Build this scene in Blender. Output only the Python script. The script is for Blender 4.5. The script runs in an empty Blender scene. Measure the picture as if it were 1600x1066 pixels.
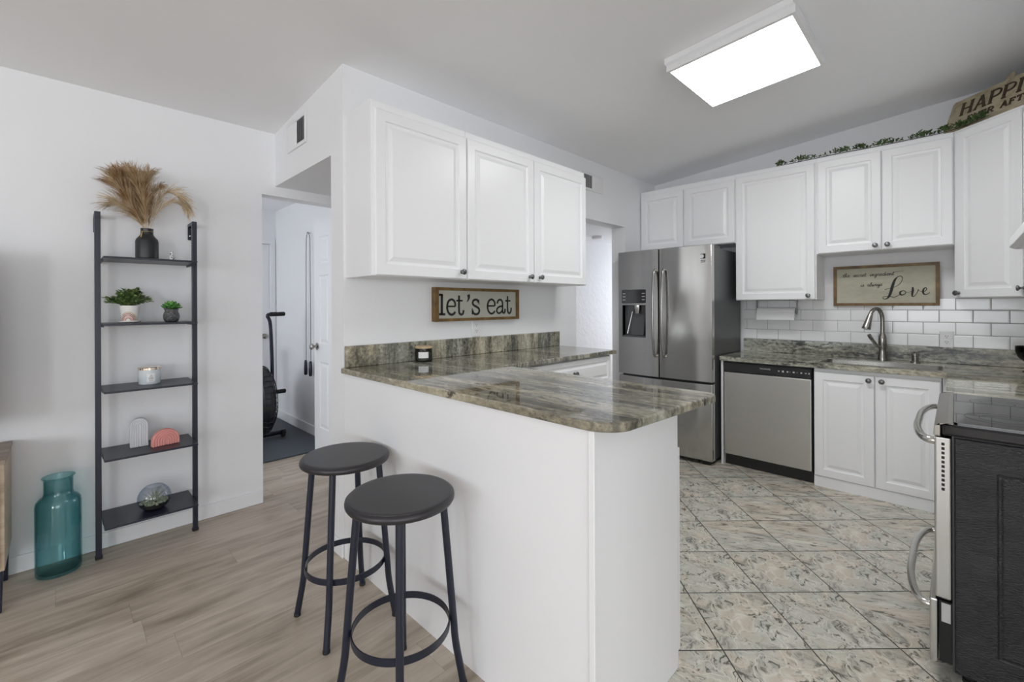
import bpy, bmesh, math, random
from mathutils import Vector, Matrix, noise
C = bpy.context.scene.collection
SC = bpy.context.scene
PI = math.pi
R = math.radians

# ------------------------------------------------------------------ camera
cam_d = bpy.data.cameras.new('camera')
cam = bpy.data.objects.new('camera', cam_d)
C.objects.link(cam)
cam_d.sensor_width = 36.0
cam_d.lens = 36.0 * 700.0 / 1600.0
cam_d.shift_y = -(533 - 477.34) / 1600.0
cam_d.clip_start = 0.05
YAW = R(44.708)
cam.matrix_world = (Matrix.Translation((0, 0, 1.30)) @ Matrix.Rotation(YAW - PI / 2, 4, 'Z')
                    @ Matrix.Rotation(PI / 2, 4, 'X') @ Matrix.Rotation(R(-0.255), 4, 'Z'))
SC.camera = cam

# ------------------------------------------------------------------ light
W = bpy.data.worlds.new('world'); SC.world = W
W.use_nodes = True
bg = W.node_tree.nodes['Background']
bg.inputs['Color'].default_value = (0.82, 0.90, 1.0, 1)
bg.inputs['Strength'].default_value = 0.5


def area(name, loc, target, sx, sy, power, col=(1, 1, 1)):
    d = bpy.data.lights.new(name, 'AREA'); d.shape = 'RECTANGLE'
    d.size = sx; d.size_y = sy; d.energy = power; d.color = col
    o = bpy.data.objects.new(name, d); C.objects.link(o)
    o.location = loc
    o.rotation_euler = (Vector(target) - Vector(loc)).to_track_quat('-Z', 'Y').to_euler()
    return o


area('daylight_rear_window', (-4.0, -4.62, 1.4), (-3.6, 0, 1.3), .9, 1.3, 92, (0.93, 0.965, 1.0))
area('daylight_patio_door', (-0.7, -4.62, 1.15), (-0.7, 0, 1.15), 2.3, 2.0, 66, (0.91, 0.955, 1.0))
area('added_side_fill', (-5.12, 0.1, 1.45), (0, 0.1, 1.45), 2.1, 1.5, 80, (0.91, 0.955, 1.0))  # added fill light for the dark kitchen, set in an invented unseen window
area('daylight_left_window', (-5.12, -3.1, 1.45), (0, -3.1, 1.45), 1.7, 1.5, 34, (0.91, 0.955, 1.0))
area('daylight_hall_window', (6.62, 2.85, 1.35), (0, 2.85, 1.35), 0.75, 1.6, 27, (0.93, 0.96, 1.0))
area('daylight_gym_window', (-1.72, 4.6, 1.4), (0, 4.6, 1.4), 1.4, 1.3, 38, (0.91, 0.955, 1.0))

SC.view_settings.view_transform = 'Standard'
SC.view_settings.look = 'None'
SC.view_settings.gamma = 1.0
SC.view_settings.use_curve_mapping = False
SC.view_settings.exposure = -0.13
SC.cycles.max_bounces = 14
SC.cycles.diffuse_bounces = 8
SC.cycles.glossy_bounces = 6
SC.cycles.transmission_bounces = 10
SC.cycles.caustics_reflective = False
SC.cycles.caustics_refractive = False
SC.cycles.sample_clamp_indirect = 8.0


# ------------------------------------------------------------------ node helper and materials
class N:
    def __init__(s, name):
        s.m = bpy.data.materials.new(name); s.m.use_nodes = True
        s.t = s.m.node_tree; s.t.nodes.clear()
        s.out = s.t.nodes.new('ShaderNodeOutputMaterial')
        s.b = s.t.nodes.new('ShaderNodeBsdfPrincipled')
        s.t.links.new(s.b.outputs[0], s.out.inputs[0])

    def put(s, sock, v):
        if isinstance(v, bpy.types.NodeSocket): s.t.links.new(v, sock)
        elif v is not None:
            try: sock.default_value = v
            except TypeError:
                sock.default_value = (v[0], v[1], v[2], 1) if len(v) == 3 else v
            except ValueError:
                sock.default_value = (v[0], v[1], v[2], 1)

    def node(s, typ, ins=None, outp=0, **kw):
        n = s.t.nodes.new(typ)
        for k, v in kw.items(): setattr(n, k, v)
        for k, v in (ins or {}).items(): s.put(n.inputs[k], v)
        return n.outputs[outp]

    def math(s, op, a, b=None, c=None):
        n = s.t.nodes.new('ShaderNodeMath'); n.operation = op
        s.put(n.inputs[0], a)
        if b is not None: s.put(n.inputs[1], b)
        if c is not None: s.put(n.inputs[2], c)
        return n.outputs[0]

    def pos(s): return s.node('ShaderNodeNewGeometry')

    def obj(s): return s.node('ShaderNodeTexCoord', outp='Object')

    def sep(s, v):
        n = s.t.nodes.new('ShaderNodeSeparateXYZ'); s.put(n.inputs[0], v)
        return n.outputs[0], n.outputs[1], n.outputs[2]

    def comb(s, x, y, z): return s.node('ShaderNodeCombineXYZ', {0: x, 1: y, 2: z})

    def mul(s, v, k):
        return s.node('ShaderNodeVectorMath', {0: v, 1: k}, operation='MULTIPLY')

    def noise(s, v, scale, detail=3, rough=.5, dist=0, outp=0):
        return s.node('ShaderNodeTexNoise', {'Vector': v, 'Scale': scale, 'Detail': detail, 'Roughness': rough, 'Distortion': dist}, outp)

    def ramp(s, f, stops, mode='LINEAR'):
        n = s.t.nodes.new('ShaderNodeValToRGB'); n.color_ramp.interpolation = mode
        el = n.color_ramp.elements
        while len(el) < len(stops): el.new(0.5)
        for e, (p, c) in zip(el, stops):
            e.position = p; e.color = (c[0], c[1], c[2], 1) if not isinstance(c, (int, float)) else (c, c, c, 1)
        s.put(n.inputs[0], f)
        return n.outputs[0]

    def mix(s, f, a, b, mode='MIX'):
        n = s.t.nodes.new('ShaderNodeMix'); n.data_type = 'RGBA'; n.blend_type = mode
        s.put(n.inputs[0], f); s.put(n.inputs[6], a); s.put(n.inputs[7], b)
        return n.outputs[2]

    def bump(s, h, strength=.2, dist=.01):
        n = s.node('ShaderNodeBump', {'Height': h, 'Strength': strength, 'Distance': dist})
        s.t.links.new(n, s.b.inputs['Normal'])

    def set(s, **kw):
        names = dict(col='Base Color', rough='Roughness', metal='Metallic', spec='Specular IOR Level', trans='Transmission Weight',
                     ior='IOR', em='Emission Color', es='Emission Strength', coat='Coat Weight', aniso='Anisotropic', alpha='Alpha',
                     coatr='Coat Roughness', sss='Subsurface Weight', sheen='Sheen Weight')
        for k, v in kw.items(): s.put(s.b.inputs[names[k]], v)
        return s


def plain(name, col, rough=.5, metal=0, **kw):
    n = N(name); n.set(col=col, rough=rough, metal=metal, **kw); return n.m


def paint(name, col, rough, scale=60, strength=.12):
    n = N(name); n.set(col=col, rough=rough)
    p = n.pos()
    n.bump(n.noise(p, scale, 4, .6), strength, .004)
    return n.m


M = {}
M['wall'] = paint('white_wall_paint', (.84, .845, .86), .55, 45, .18)
M['ceil'] = paint('white_ceiling_paint', (.89, .893, .905), .7, 90, .1)
M['trim'] = plain('white_trim_paint', (.84, .845, .86), .35)
M['cab'] = plain('white_cabinet_thermofoil', (.87, .873, .885), .32)
M['gap'] = plain('dark_gap', (.10, .10, .105), .8)
M['plastic_w'] = plain('white_plastic', (.80, .80, .81), .35)
M['door'] = plain('white_door_paint', (.84, .845, .86), .35)


def granite(name, stretch, seed, rough=.035, k=1.0, contrast=1.1, lift=0.0, cool=0.0):
    n = N(name)
    p = n.node('ShaderNodeVectorMath', {0: n.pos(), 1: (seed, seed, seed)}, operation='ADD')
    warp = n.noise(p, 2.6, 3, .55, 0, 1)
    pv = n.node('ShaderNodeVectorMath', {0: p, 1: n.mul(warp, (.09 / k, .09 / k, .09 / k))}, operation='ADD')
    v = n.mul(pv, stretch)
    band = n.noise(v, 5.5 * k, 5, .6, .4)
    mid = n.noise(v, 15 * k, 5, .68, .8)
    grain = n.noise(n.mul(pv, (1, .55, 1)), 60, 5, .7)
    f = n.math('ADD', n.math('MULTIPLY', band, .55), n.math('MULTIPLY', mid, .45))
    f = n.math('ADD', f, n.math('MULTIPLY', n.math('SUBTRACT', grain, .5), .34))
    f = n.math('ADD', .49 + lift, n.math('MULTIPLY', n.math('SUBTRACT', f, .49), contrast))
    col = n.ramp(f, [(.30, (.05, .05, .046)), (.40, (.125, .12, .105)), (.47, (.21, .202, .172)), (.53, (.315, .298, .25)),
                     (.60, (.44, .42, .355)), (.70, (.60, .585, .53))])
    # black mineral streaks, broken up by the grain, inside the darker bands
    blk = n.noise(v, 24 * k, 4, .6, 1.2)
    blk = n.math('ADD', n.math('MULTIPLY', blk, .6), n.math('MULTIPLY', grain, .4))
    mask = n.ramp(n.noise(v, 4.2, 2, .5), [(.46, 0.0), (.58, 1.0)])
    col = n.mix(n.math('MULTIPLY', n.ramp(blk, [(.40, .8), (.455, 0.0)]), mask), col, (.022, .022, .022, 1))
    tint = n.ramp(n.noise(v, 3.1, 2, .5), [(.4, (.93 - cool, .97, .97 + cool)), (.6, (1.05 - cool, 1.0, .88 + cool))])
    col = n.mix(1.0, col, tint, 'MULTIPLY')
    n.set(col=col, rough=rough, spec=.5)
    return n.m


M['granite'] = granite('brown_grey_granite', (1.0, .10, .22), 0.0, k=1.55, contrast=1.15)
M['granite_sink'] = granite('brown_grey_granite_sink_run', (.75, .13, .95), 3.3, k=.9, contrast=1.7, lift=.025, cool=.03)
M['granite_honed'] = granite('brown_grey_granite_upstand', (.75, .13, .95), 3.3, .3, k=.9, contrast=1.8, lift=.035, cool=.03)


def brushed(name, col, rough, axis, rot):
    """brushed metal: the grain lies across the thing and spreads reflections along the other way"""
    n = N(name)
    s = n.noise(n.mul(n.obj(), axis), 1, 3, .6)
    n.set(col=n.mix(s, tuple(.93 * k for k in col) + (1,), tuple(1.07 * k for k in col) + (1,)), metal=1, rough=rough, aniso=.7)
    n.t.links.new(n.node('ShaderNodeTangent', direction_type='RADIAL', axis='Z'), n.b.inputs['Tangent'])
    n.b.inputs['Anisotropic Rotation'].default_value = rot
    return n.m


M['steel'] = brushed('brushed_stainless_steel', (.55, .545, .53), .17, (3, 3, 300), .25)
M['steel_dw'] = brushed('brushed_dishwasher_steel', (.58, .57, .545), .34, (3, 3, 300), .25)
M['steel_trim'] = plain('polished_steel_trim', (.62, .61, .59), .18, 1)
M['nickel'] = plain('brushed_nickel', (.36, .345, .32), .24, 1)
M['knob'] = plain('pewter_knob', (.20, .20, .20), .35, 1)
M['case'] = plain('dark_grey_appliance_case', (.075, .077, .08), .38)
M['black_gloss'] = plain('black_gloss', (.012, .012, .014), .12)
M['black_panel'] = plain('black_panel', (.02, .02, .022), .3)
M['black_glass'] = plain('black_ceramic_glass', (.012, .013, .014), .03, ior=2.6)
M['ladder'] = plain('dark_navy_black_metal', (.015, .018, .032), .36)
M['stool'] = plain('black_powder_coat', (.013, .016, .030), .3)
M['stool_seat'] = plain('black_painted_seat', (.024, .022, .025), .36)
M['rubber'] = plain('black_rubber', (.016, .016, .017), .8)
M['vase'] = plain('matte_black_ceramic', (.012, .013, .014), .38)
M['gold'] = plain('gold_cord', (.55, .40, .13), .4, .6)
M['goldlid'] = plain('rose_gold_lid', (.75, .62, .5), .15, 1)
M['white_glz'] = plain('white_glazed_ceramic', (.78, .77, .75), .2)
M['terracotta'] = plain('terracotta_glaze', (.38, .13, .07), .4)
M['sand_glz'] = plain('tan_glaze', (.55, .40, .25), .4)
M['arch'] = plain('pale_grey_ceramic', (.62, .63, .66), .55)
M['pink'] = plain('salmon_pink_ceramic', (.72, .30, .27), .55)
M['candle'] = plain('pale_blue_candle_glass', (.66, .71, .74), .18, coat=.6)
M['paper'] = plain('white_paper', (.82, .82, .82), .8)
M['ink'] = plain('black_ink', (.012, .012, .012), .6)
M['ink_g'] = plain('dark_grey_ink', (.08, .08, .08), .6)
M['mark'] = plain('pale_print', (.6, .6, .6), .5)
M['soil'] = plain('dark_soil', (.03, .022, .017), .95)
M['towel'] = plain('paper_towel', (.85, .85, .86), .9)
M['lamp_metal'] = plain('white_fixture_metal', (.80, .80, .81), .4)


def owlm():
    n = N('charcoal_speckled_ceramic'); p = n.obj()
    s = n.noise(p, 120, 4, .7)
    n.set(col=n.ramp(s, [(.4, (.03, .03, .032)), (.62, (.16, .16, .16))]), rough=.5)
    n.bump(s, .6, .004); return n.m


M['owl'] = owlm()


def leafm(name, a, b, sc=40):
    n = N(name); p = n.obj()
    n.set(col=n.ramp(n.noise(p, sc, 2, .5), [(.35, a), (.65, b)]), rough=.5, sss=0.0); return n.m


M['leaf'] = leafm('green_leaf', (.05, .12, .035), (.27, .36, .13), 45)
M['leaf_s'] = leafm('bright_succulent_leaf', (.035, .15, .03), (.14, .36, .07), 60)
M['leaf_g'] = leafm('boxwood_leaf', (.035, .07, .02), (.10, .16, .045), 30)
M['airplant'] = leafm('grey_green_blade', (.09, .13, .08), (.30, .36, .24), 60)
M['moss'] = leafm('pale_moss', (.16, .20, .10), (.46, .50, .36), 90)
M['pampas'] = leafm('dried_pampas', (.34, .20, .085), (.62, .47, .30), 22)
M['pampas_l'] = leafm('pale_dried_pampas', (.48, .36, .22), (.70, .58, .42), 22)


def spots():
    n = N('black_dotted_white_ceramic'); p = n.obj()
    d = n.node('ShaderNodeTexVoronoi', {'Vector': p, 'Scale': 130.0})
    n.set(col=n.ramp(d, [(.38, .02), (.44, .8)]), rough=.4); return n.m


M['spots'] = spots()


def thinglass(name, face, edge, gloss=.02):
    """thin blown glass: light passes straight through, tinted more where the wall is seen edge-on"""
    n = N(name)
    lw = n.node('ShaderNodeLayerWeight', {'Blend': .35}, 1)
    n.t.nodes.remove(n.b)
    tr = n.node('ShaderNodeBsdfTransparent', {'Color': n.mix(lw, (*face, 1), (*edge, 1))})
    gl = n.node('ShaderNodeBsdfGlossy', {'Color': (1, 1, 1, 1), 'Roughness': gloss})
    fr = n.math('ADD', .035, n.math('MULTIPLY', n.math('POWER', n.node('ShaderNodeLayerWeight', {'Blend': .5}, 1), 5.0), .6))
    mx = n.t.nodes.new('ShaderNodeMixShader')
    n.put(mx.inputs[0], fr); n.put(mx.inputs[1], tr); n.put(mx.inputs[2], gl)
    n.t.links.new(mx.outputs[0], n.out.inputs[0])
    return n.m


M['teal'] = thinglass('teal_recycled_glass', (.80, .935, .945), (.24, .50, .53), .03)
M['clear'] = thinglass('clear_glass', (.985, .99, 1.0), (.62, .68, .76))
M['smoke'] = thinglass('dark_smoked_glass', (.22, .21, .20), (.03, .03, .03))
M['candle_glass'] = thinglass('grey_smoked_glass', (.55, .56, .54), (.16, .17, .17))


def wood(name, a, b, c, axis, scale=1.0, rough=.45):
    n = N(name); p = n.obj()
    v = n.mul(p, axis)
    g = n.noise(v, 14 * scale, 5, .6, .4)
    n.set(col=n.ramp(g, [(.3, a), (.5, b), (.7, c)]), rough=rough); return n.m


M['frame'] = wood('walnut_stained_frame', (.075, .042, .012), (.165, .092, .026), (.235, .14, .045), (1, 1, 1))
M['oak'] = wood('light_oak_veneer', (.36, .27, .19), (.46, .36, .26), (.55, .45, .34), (.15, 2, 2))
M['oak_top'] = wood('weathered_oak_top', (.20, .155, .12), (.29, .23, .18), (.36, .29, .23), (.15, 2, 2))
M['lidwood'] = wood('bamboo_lid', (.42, .29, .15), (.52, .38, .22), (.6, .45, .28), (1, 6, 6))
M['signpaint'] = wood('aged_cream_board', (.40, .38, .29), (.47, .45, .35), (.52, .50, .40), (1, 1, 3), .35, .6)
M['eatpaint'] = wood('pale_grey_green_board', (.44, .44, .38), (.48, .48, .42), (.52, .52, .46), (1, 1, 3), .25, .6)
M['happy'] = wood('weathered_cream_plank', (.30, .25, .16), (.42, .36, .25), (.50, .44, .32), (2, 2, 4), .4, .7)
M['happy_l'] = wood('dark_brown_letter_wood', (.035, .025, .015), (.06, .042, .025), (.09, .065, .04), (3, 3, 3), .6, .7)


def plankfloor():
    n = N('grey_brown_plank_floor')
    x, y, z = n.sep(n.pos())
    row = n.math('FLOOR', n.math('DIVIDE', y, .185))
    fy = n.math('FRACT', n.math('DIVIDE', y, .185))
    off = n.node('ShaderNodeTexWhiteNoise', {'W': row}, 0, noise_dimensions='1D')
    xx = n.math('ADD', n.math('DIVIDE', x, 1.25), n.math('MULTIPLY', off, 7.3))
    ix = n.math('FLOOR', xx); fx = n.math('FRACT', xx)
    rnd = n.node('ShaderNodeTexWhiteNoise', {'Vector': n.comb(ix, row, 0)}, 0, noise_dimensions='3D')
    v = n.comb(n.math('MULTIPLY', x, .55), n.math('MULTIPLY', y, 6.0), n.math('MULTIPLY', rnd, 30))
    g = n.noise(v, 3.2, 7, .62, .5)
    g2 = n.noise(n.comb(n.math('MULTIPLY', x, 1.2), n.math('MULTIPLY', y, 3.2), n.math('MULTIPLY', rnd, 11)), 2.2, 4, .55, .6)
    f = n.math('ADD', n.math('MULTIPLY', g, .6), n.math('MULTIPLY', g2, .4))
    f = n.math('ADD', f, n.math('MULTIPLY', n.math('SUBTRACT', rnd, .5), .10))
    col = n.ramp(f, [(.30, (.25, .20, .15)), (.42, (.39, .325, .255)), (.52, (.50, .425, .345)), (.62, (.585, .51, .425)), (.75, (.66, .59, .505))])
    ey = n.math('MULTIPLY', n.math('MINIMUM', fy, n.math('SUBTRACT', 1.0, fy)), .185)
    ex = n.math('MULTIPLY', n.math('MINIMUM', fx, n.math('SUBTRACT', 1.0, fx)), 1.25)
    e = n.math('LESS_THAN', n.math('MINIMUM', ey, ex), .0011)
    col = n.mix(n.math('MULTIPLY', e, .3), col, (.10, .08, .06, 1))
    n.set(col=col, rough=n.math('ADD', .30, n.math('MULTIPLY', g, .2)))
    n.bump(g, .08, .002)
    return n.m


M['plank'] = plankfloor()


def tilefloor():
    n = N('marbled_diagonal_floor_tile')
    x, y, z = n.sep(n.pos())
    S = .3345
    dx = n.math('SUBTRACT', x, 2.934); dy = n.math('SUBTRACT', y, .389)
    s = n.math('DIVIDE', n.math('ADD', dx, dy), S * math.sqrt(2))
    t = n.math('DIVIDE', n.math('SUBTRACT', dx, dy), S * math.sqrt(2))
    fs = n.math('FRACT', s); ft = n.math('FRACT', t)
    i_s = n.math('FLOOR', s); i_t = n.math('FLOOR', t)
    rnd = n.node('ShaderNodeTexWhiteNoise', {'Vector': n.comb(i_s, i_t, 3.7)}, 0, noise_dimensions='3D')
    var = n.math('MULTIPLY', n.math('FLOOR', n.math('MULTIPLY', rnd, 3)), 5.0)
    v = n.comb(fs, ft, var)
    w = n.noise(v, 2.5, 3, .5, 0, 1)
    vw = n.node('ShaderNodeVectorMath', {0: v, 1: n.mul(w, (.5, .5, .0))}, operation='ADD')
    # print A: brecciated blotches with dark flecks and pale veins, print B: long streaks
    a1 = n.noise(vw, 2.1, 8, .62, .6)
    a2 = n.noise(vw, 4.2, 6, .66, 1.2)
    a3 = n.noise(n.mul(vw, (1, 1.5, 1)), 6.5, 5, .62, 2.0)
    d = n.node('ShaderNodeTexVoronoi', {'Vector': vw, 'Scale': 2.6}, 0, feature='DISTANCE_TO_EDGE')
    d2 = n.node('ShaderNodeTexVoronoi', {'Vector': vw, 'Scale': 5.5}, 0, feature='DISTANCE_TO_EDGE')
    sv = n.comb(n.math('MULTIPLY', n.math('ADD', fs, n.math('MULTIPLY', ft, .28)), 6.0), n.math('MULTIPLY', ft, 1.5), n.math('ADD', var, 2.0))
    b1 = n.noise(sv, 1.2, 8, .66, .6)
    b2 = n.noise(sv, 2.6, 6, .68, .8)
    warmc, coolc, pale = (.605, .535, .44, 1), (.555, .55, .485, 1), (.80, .785, .70, 1)
    A = n.mix(n.ramp(a1, [(.42, 0.0), (.62, 1.0)]), coolc, warmc)
    A = n.mix(n.ramp(a2, [(.52, 0.0), (.72, .85)]), A, pale)
    A = n.mix(n.ramp(a2, [(.32, .8), (.47, 0.0)]), A, (.25, .235, .20, 1))
    fl = n.math('MULTIPLY', n.ramp(a3, [(.40, .95), (.47, 0.0)]), n.ramp(n.noise(vw, 3.4, 2, .5), [(.42, 0.0), (.52, 1.0)]))
    A = n.mix(fl, A, (.13, .125, .105, 1))
    A = n.mix(n.ramp(d, [(.0, .6), (.03, 0.0)]), A, pale)
    A = n.mix(n.ramp(d2, [(.0, .35), (.02, 0.0)]), A, pale)
    B_ = n.mix(n.ramp(n.noise(sv, .7, 3, .5), [(.42, 0.0), (.6, 1.0)]), coolc, warmc)
    B_ = n.mix(n.ramp(b1, [(.52, 0.0), (.72, .9)]), B_, pale)
    B_ = n.mix(n.ramp(b1, [(.30, .9), (.48, 0.0)]), B_, (.25, .24, .205, 1))
    B = n.mix(n.ramp(b2, [(.38, .9), (.455, 0.0)]), B_, (.15, .14, .115, 1))
    pick = n.node('ShaderNodeTexWhiteNoise', {'Vector': n.comb(i_s, i_t, 9.1)}, 0, noise_dimensions='3D')
    # the streaked print lies mostly toward the sink
    lean = n.math('ADD', pick, n.math('MULTIPLY', n.math('SUBTRACT', dx, .0), .55))
    col = n.mix(n.math('GREATER_THAN', lean, .62), A, B)
    e = n.math('MULTIPLY', n.math('MINIMUM', n.math('MINIMUM', fs, n.math('SUBTRACT', 1.0, fs)), n.math('MINIMUM', ft, n.math('SUBTRACT', 1.0, ft))), S)
    g = n.math('LESS_THAN', e, .0026)
    col = n.mix(g, col, (.06, .056, .045, 1))
    n.set(col=col, rough=n.math('ADD', .22, n.math('MULTIPLY', g, .5)))
    h = n.ramp(e, [(.0, 0.0), (.004, 1.0)])
    n.bump(h, .5, .003)
    return n.m


M['tile'] = tilefloor()


def subway():
    n = N('white_subway_tile')
    x, y, z = n.sep(n.pos())
    BW, BH = .169, .0868
    r = n.math('DIVIDE', n.math('SUBTRACT', z, .992), BH)
    ir = n.math('FLOOR', r); fr = n.math('FRACT', r)
    odd = n.math('MODULO', n.math('ADD', ir, 20), 2)
    c = n.math('ADD', n.math('DIVIDE', n.math('SUBTRACT', .083, y), BW), n.math('MULTIPLY', odd, .5))
    fc = n.math('FRACT', n.math('ADD', c, 50))
    e = n.math('MINIMUM', n.math('MULTIPLY', n.math('MINIMUM', fr, n.math('SUBTRACT', 1.0, fr)), BH),
               n.math('MULTIPLY', n.math('MINIMUM', fc, n.math('SUBTRACT', 1.0, fc)), BW))
    g = n.math('LESS_THAN', e, .0016)
    n.set(col=n.mix(g, (.90, .903, .91, 1), (.34, .34, .35, 1)), rough=n.math('ADD', .12, n.math('MULTIPLY', g, .6)))
    n.bump(n.ramp(e, [(0, 0.0), (.005, 1.0)]), .4, .002)
    return n.m


M['subway'] = subway()


def knock():
    n = N('white_knockdown_texture'); p = n.pos()
    n.set(col=(.80, .805, .82), rough=.45)
    n.bump(n.ramp(n.noise(p, 16, 4, .55, .6), [(.35, 0.0), (.65, 1.0)]), .25, .006)
    return n.m


M['knock'] = knock()


def sidepanel():
    n = N('black_textured_range_side'); p = n.obj()
    a = n.noise(n.mul(p, (1, .5, 1.3)), 210, 2, .7, .4)
    s = n.noise(p, 4.0, 3, .5)
    n.set(col=(.010, .010, .012), rough=.22, spec=.42)
    n.bump(n.math('ADD', n.math('MULTIPLY', a, .55), n.math('MULTIPLY', s, 5.0)), .6, .006)
    return n.m


M['side'] = sidepanel()


def matm():
    n = N('blue_grey_rubber_mat'); x, y, z = n.sep(n.pos())
    r = n.math('SINE', n.math('MULTIPLY', y, 180))
    n.set(col=(.060, .072, .088), rough=.6); n.bump(r, .3, .003); return n.m


M['mat'] = matm()


def emit(name, col, st):
    n = N(name); n.set(col=(.9, .9, .88), em=col, es=st, rough=.4); return n.m


M['lens'] = emit('glowing_fluorescent_lens', (.985, .995, 1.0), 19)


# ------------------------------------------------------------------ mesh helpers
def box(bm, x0, x1, y0, y1, z0, z1):
    v = [bm.verts.new((x, y, z)) for x in (x0, x1) for y in (y0, y1) for z in (z0, z1)]
    for f in ((0, 1, 3, 2), (4, 6, 7, 5), (0, 4, 5, 1), (2, 3, 7, 6), (0, 2, 6, 4), (1, 5, 7, 3)):
        bm.faces.new([v[i] for i in f])


def prism(bm, pts, a0, a1, axis='z'):
    def P(p, a):
        return (p[0], p[1], a) if axis == 'z' else ((a, p[0], p[1]) if axis == 'x' else (p[0], a, p[1]))
    n = len(pts)
    A = [bm.verts.new(P(p, a0)) for p in pts]; B = [bm.verts.new(P(p, a1)) for p in pts]
    bm.faces.new(A); bm.faces.new(B[::-1])
    for i in range(n):
        j = (i + 1) % n
        bm.faces.new([A[i], B[i], B[j], A[j]])


def lathe(bm, prof, seg=32, c=(0, 0, 0), axis=(0, 0, 1), cap=True):
    """prof: list of (radius, height along axis)"""
    ax = Vector(axis).normalized()
    u = ax.orthogonal().normalized(); w = ax.cross(u)
    c = Vector(c); rings = []
    for r, h in prof:
        if r < 1e-6: rings.append([bm.verts.new(c + ax * h)])
        else: rings.append([bm.verts.new(c + ax * h + (u * math.cos(2 * PI * k / seg) + w * math.sin(2 * PI * k / seg)) * r) for k in range(seg)])
    for a, b in zip(rings, rings[1:]):
        for k in range(seg):
            l = (k + 1) % seg
            if len(a) == 1 and len(b) == 1: break
            if len(a) == 1: bm.faces.new([a[0], b[k], b[l]])
            elif len(b) == 1: bm.faces.new([a[k], b[0], a[l]])
            else: bm.faces.new([a[k], b[k], b[l], a[l]])
    if cap:
        if len(rings[0]) > 1: bm.faces.new(rings[0])
        if len(rings[-1]) > 1: bm.faces.new(rings[-1][::-1])


def tube(bm, pts, r, seg=10, cap=True, closed=False):
    P = [Vector(p) for p in pts]; n = len(P)
    rs = r if isinstance(r, (list, tuple)) else [r] * n
    T = []
    for i in range(n):
        a = P[i - 1] if (i or closed) else P[0]; b = P[(i + 1) % n] if (i < n - 1 or closed) else P[-1]
        T.append((b - a).normalized())
    u = T[0].orthogonal().normalized(); rings = []
    for i in range(n):
        u = (u - T[i] * u.dot(T[i]))
        u = u.normalized() if u.length > 1e-6 else T[i].orthogonal().normalized()
        w = T[i].cross(u)
        rings.append([bm.verts.new(P[i] + (u * math.cos(2 * PI * k / seg) + w * math.sin(2 * PI * k / seg)) * rs[i]) for k in range(seg)])
    for i in range(n if closed else n - 1):
        a, b = rings[i], rings[(i + 1) % n]
        for k in range(seg):
            l = (k + 1) % seg
            bm.faces.new([a[k], a[l], b[l], b[k]])
    if cap and not closed:
        bm.faces.new(rings[0][::-1]); bm.faces.new(rings[-1])


def cr(pts, n=6):
    """Catmull-Rom through points of any dimension"""
    out = []; m = len(pts)
    for i in range(m - 1):
        p0 = pts[max(i - 1, 0)]; p1 = pts[i]; p2 = pts[i + 1]; p3 = pts[min(i + 2, m - 1)]
        for k in range(n):
            t = k / n
            out.append(tuple(.5 * (2 * b + (c - a) * t + (2 * a - 5 * b + 4 * c - d) * t * t + (3 * b - a - 3 * c + d) * t ** 3)
                             for a, b, c, d in zip(p0, p1, p2, p3)))
    out.append(tuple(pts[-1]))
    return out


def stroke(bm, pts, w, F, thick=.0012, smooth=True, n=5):
    """a pen stroke in a 2-D sheet; F(x, y, d) maps sheet coordinates and height to space"""
    ws = w if isinstance(w, (list, tuple)) else [w] * len(pts)
    q = [(p[0], p[1], a) for p, a in zip(pts, ws)]
    if smooth and len(q) > 2: q = cr(q, n)
    V = []
    for i in range(len(q)):
        a = q[max(i - 1, 0)]; b = q[min(i + 1, len(q) - 1)]
        tx, ty = b[0] - a[0], b[1] - a[1]; L = math.hypot(tx, ty) or 1
        nx, ny = -ty / L * q[i][2] / 2, tx / L * q[i][2] / 2
        x, y = q[i][0], q[i][1]
        V.append([bm.verts.new(F(x + nx, y + ny, 0)), bm.verts.new(F(x + nx, y + ny, thick)),
                  bm.verts.new(F(x - nx, y - ny, thick)), bm.verts.new(F(x - nx, y - ny, 0))])
    for a, b in zip(V, V[1:]):
        for k in range(4):
            l = (k + 1) % 4
            bm.faces.new([a[k], a[l], b[l], b[k]])
    bm.faces.new(V[0][::-1]); bm.faces.new(V[-1])


def rrect(x0, x1, y0, y1, r, n=5):
    rs = r if isinstance(r, (list, tuple)) else [r] * 4
    out = []
    for (cx, cy, a0, rr) in ((x1 - rs[0], y1 - rs[0], 0, rs[0]), (x0 + rs[1], y1 - rs[1], 90, rs[1]), (x0 + rs[2], y0 + rs[2], 180, rs[2]), (x1 - rs[3], y0 + rs[3], 270, rs[3])):
        if rr < 1e-5: out.append((cx, cy)); continue
        for k in range(n + 1):
            a = R(a0 + 90 * k / n); out.append((cx + rr * math.cos(a), cy + rr * math.sin(a)))
    return out


def link(name, bm, mat, parent=None, smooth=False, bevel=0, seg=2, local=False):
    """bm is in world coordinates; it is stored relative to the root of parent"""
    bmesh.ops.recalc_face_normals(bm, faces=bm.faces)
    root = parent
    while root is not None and root.parent is not None: root = root.parent
    me = bpy.data.meshes.new(name)
    if root is not None and not local:
        bm.transform(ROOTM[root.name].inverted())
    bm.to_mesh(me); bm.free()
    me.materials.append(M[mat] if isinstance(mat, str) else mat)
    if smooth:
        for p in me.polygons: p.use_smooth = True
        if smooth != 'all':
            me.set_sharp_from_angle(angle=R(38))
    o = bpy.data.objects.new(name, me); C.objects.link(o)
    if parent is not None: o.parent = parent
    if bevel:
        b = o.modifiers.new('bevel', 'BEVEL'); b.width = bevel; b.segments = seg; b.limit_method = 'ANGLE'; b.angle_limit = R(40)
        b.harden_normals = False
    return o


ROOTM = {}


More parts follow.
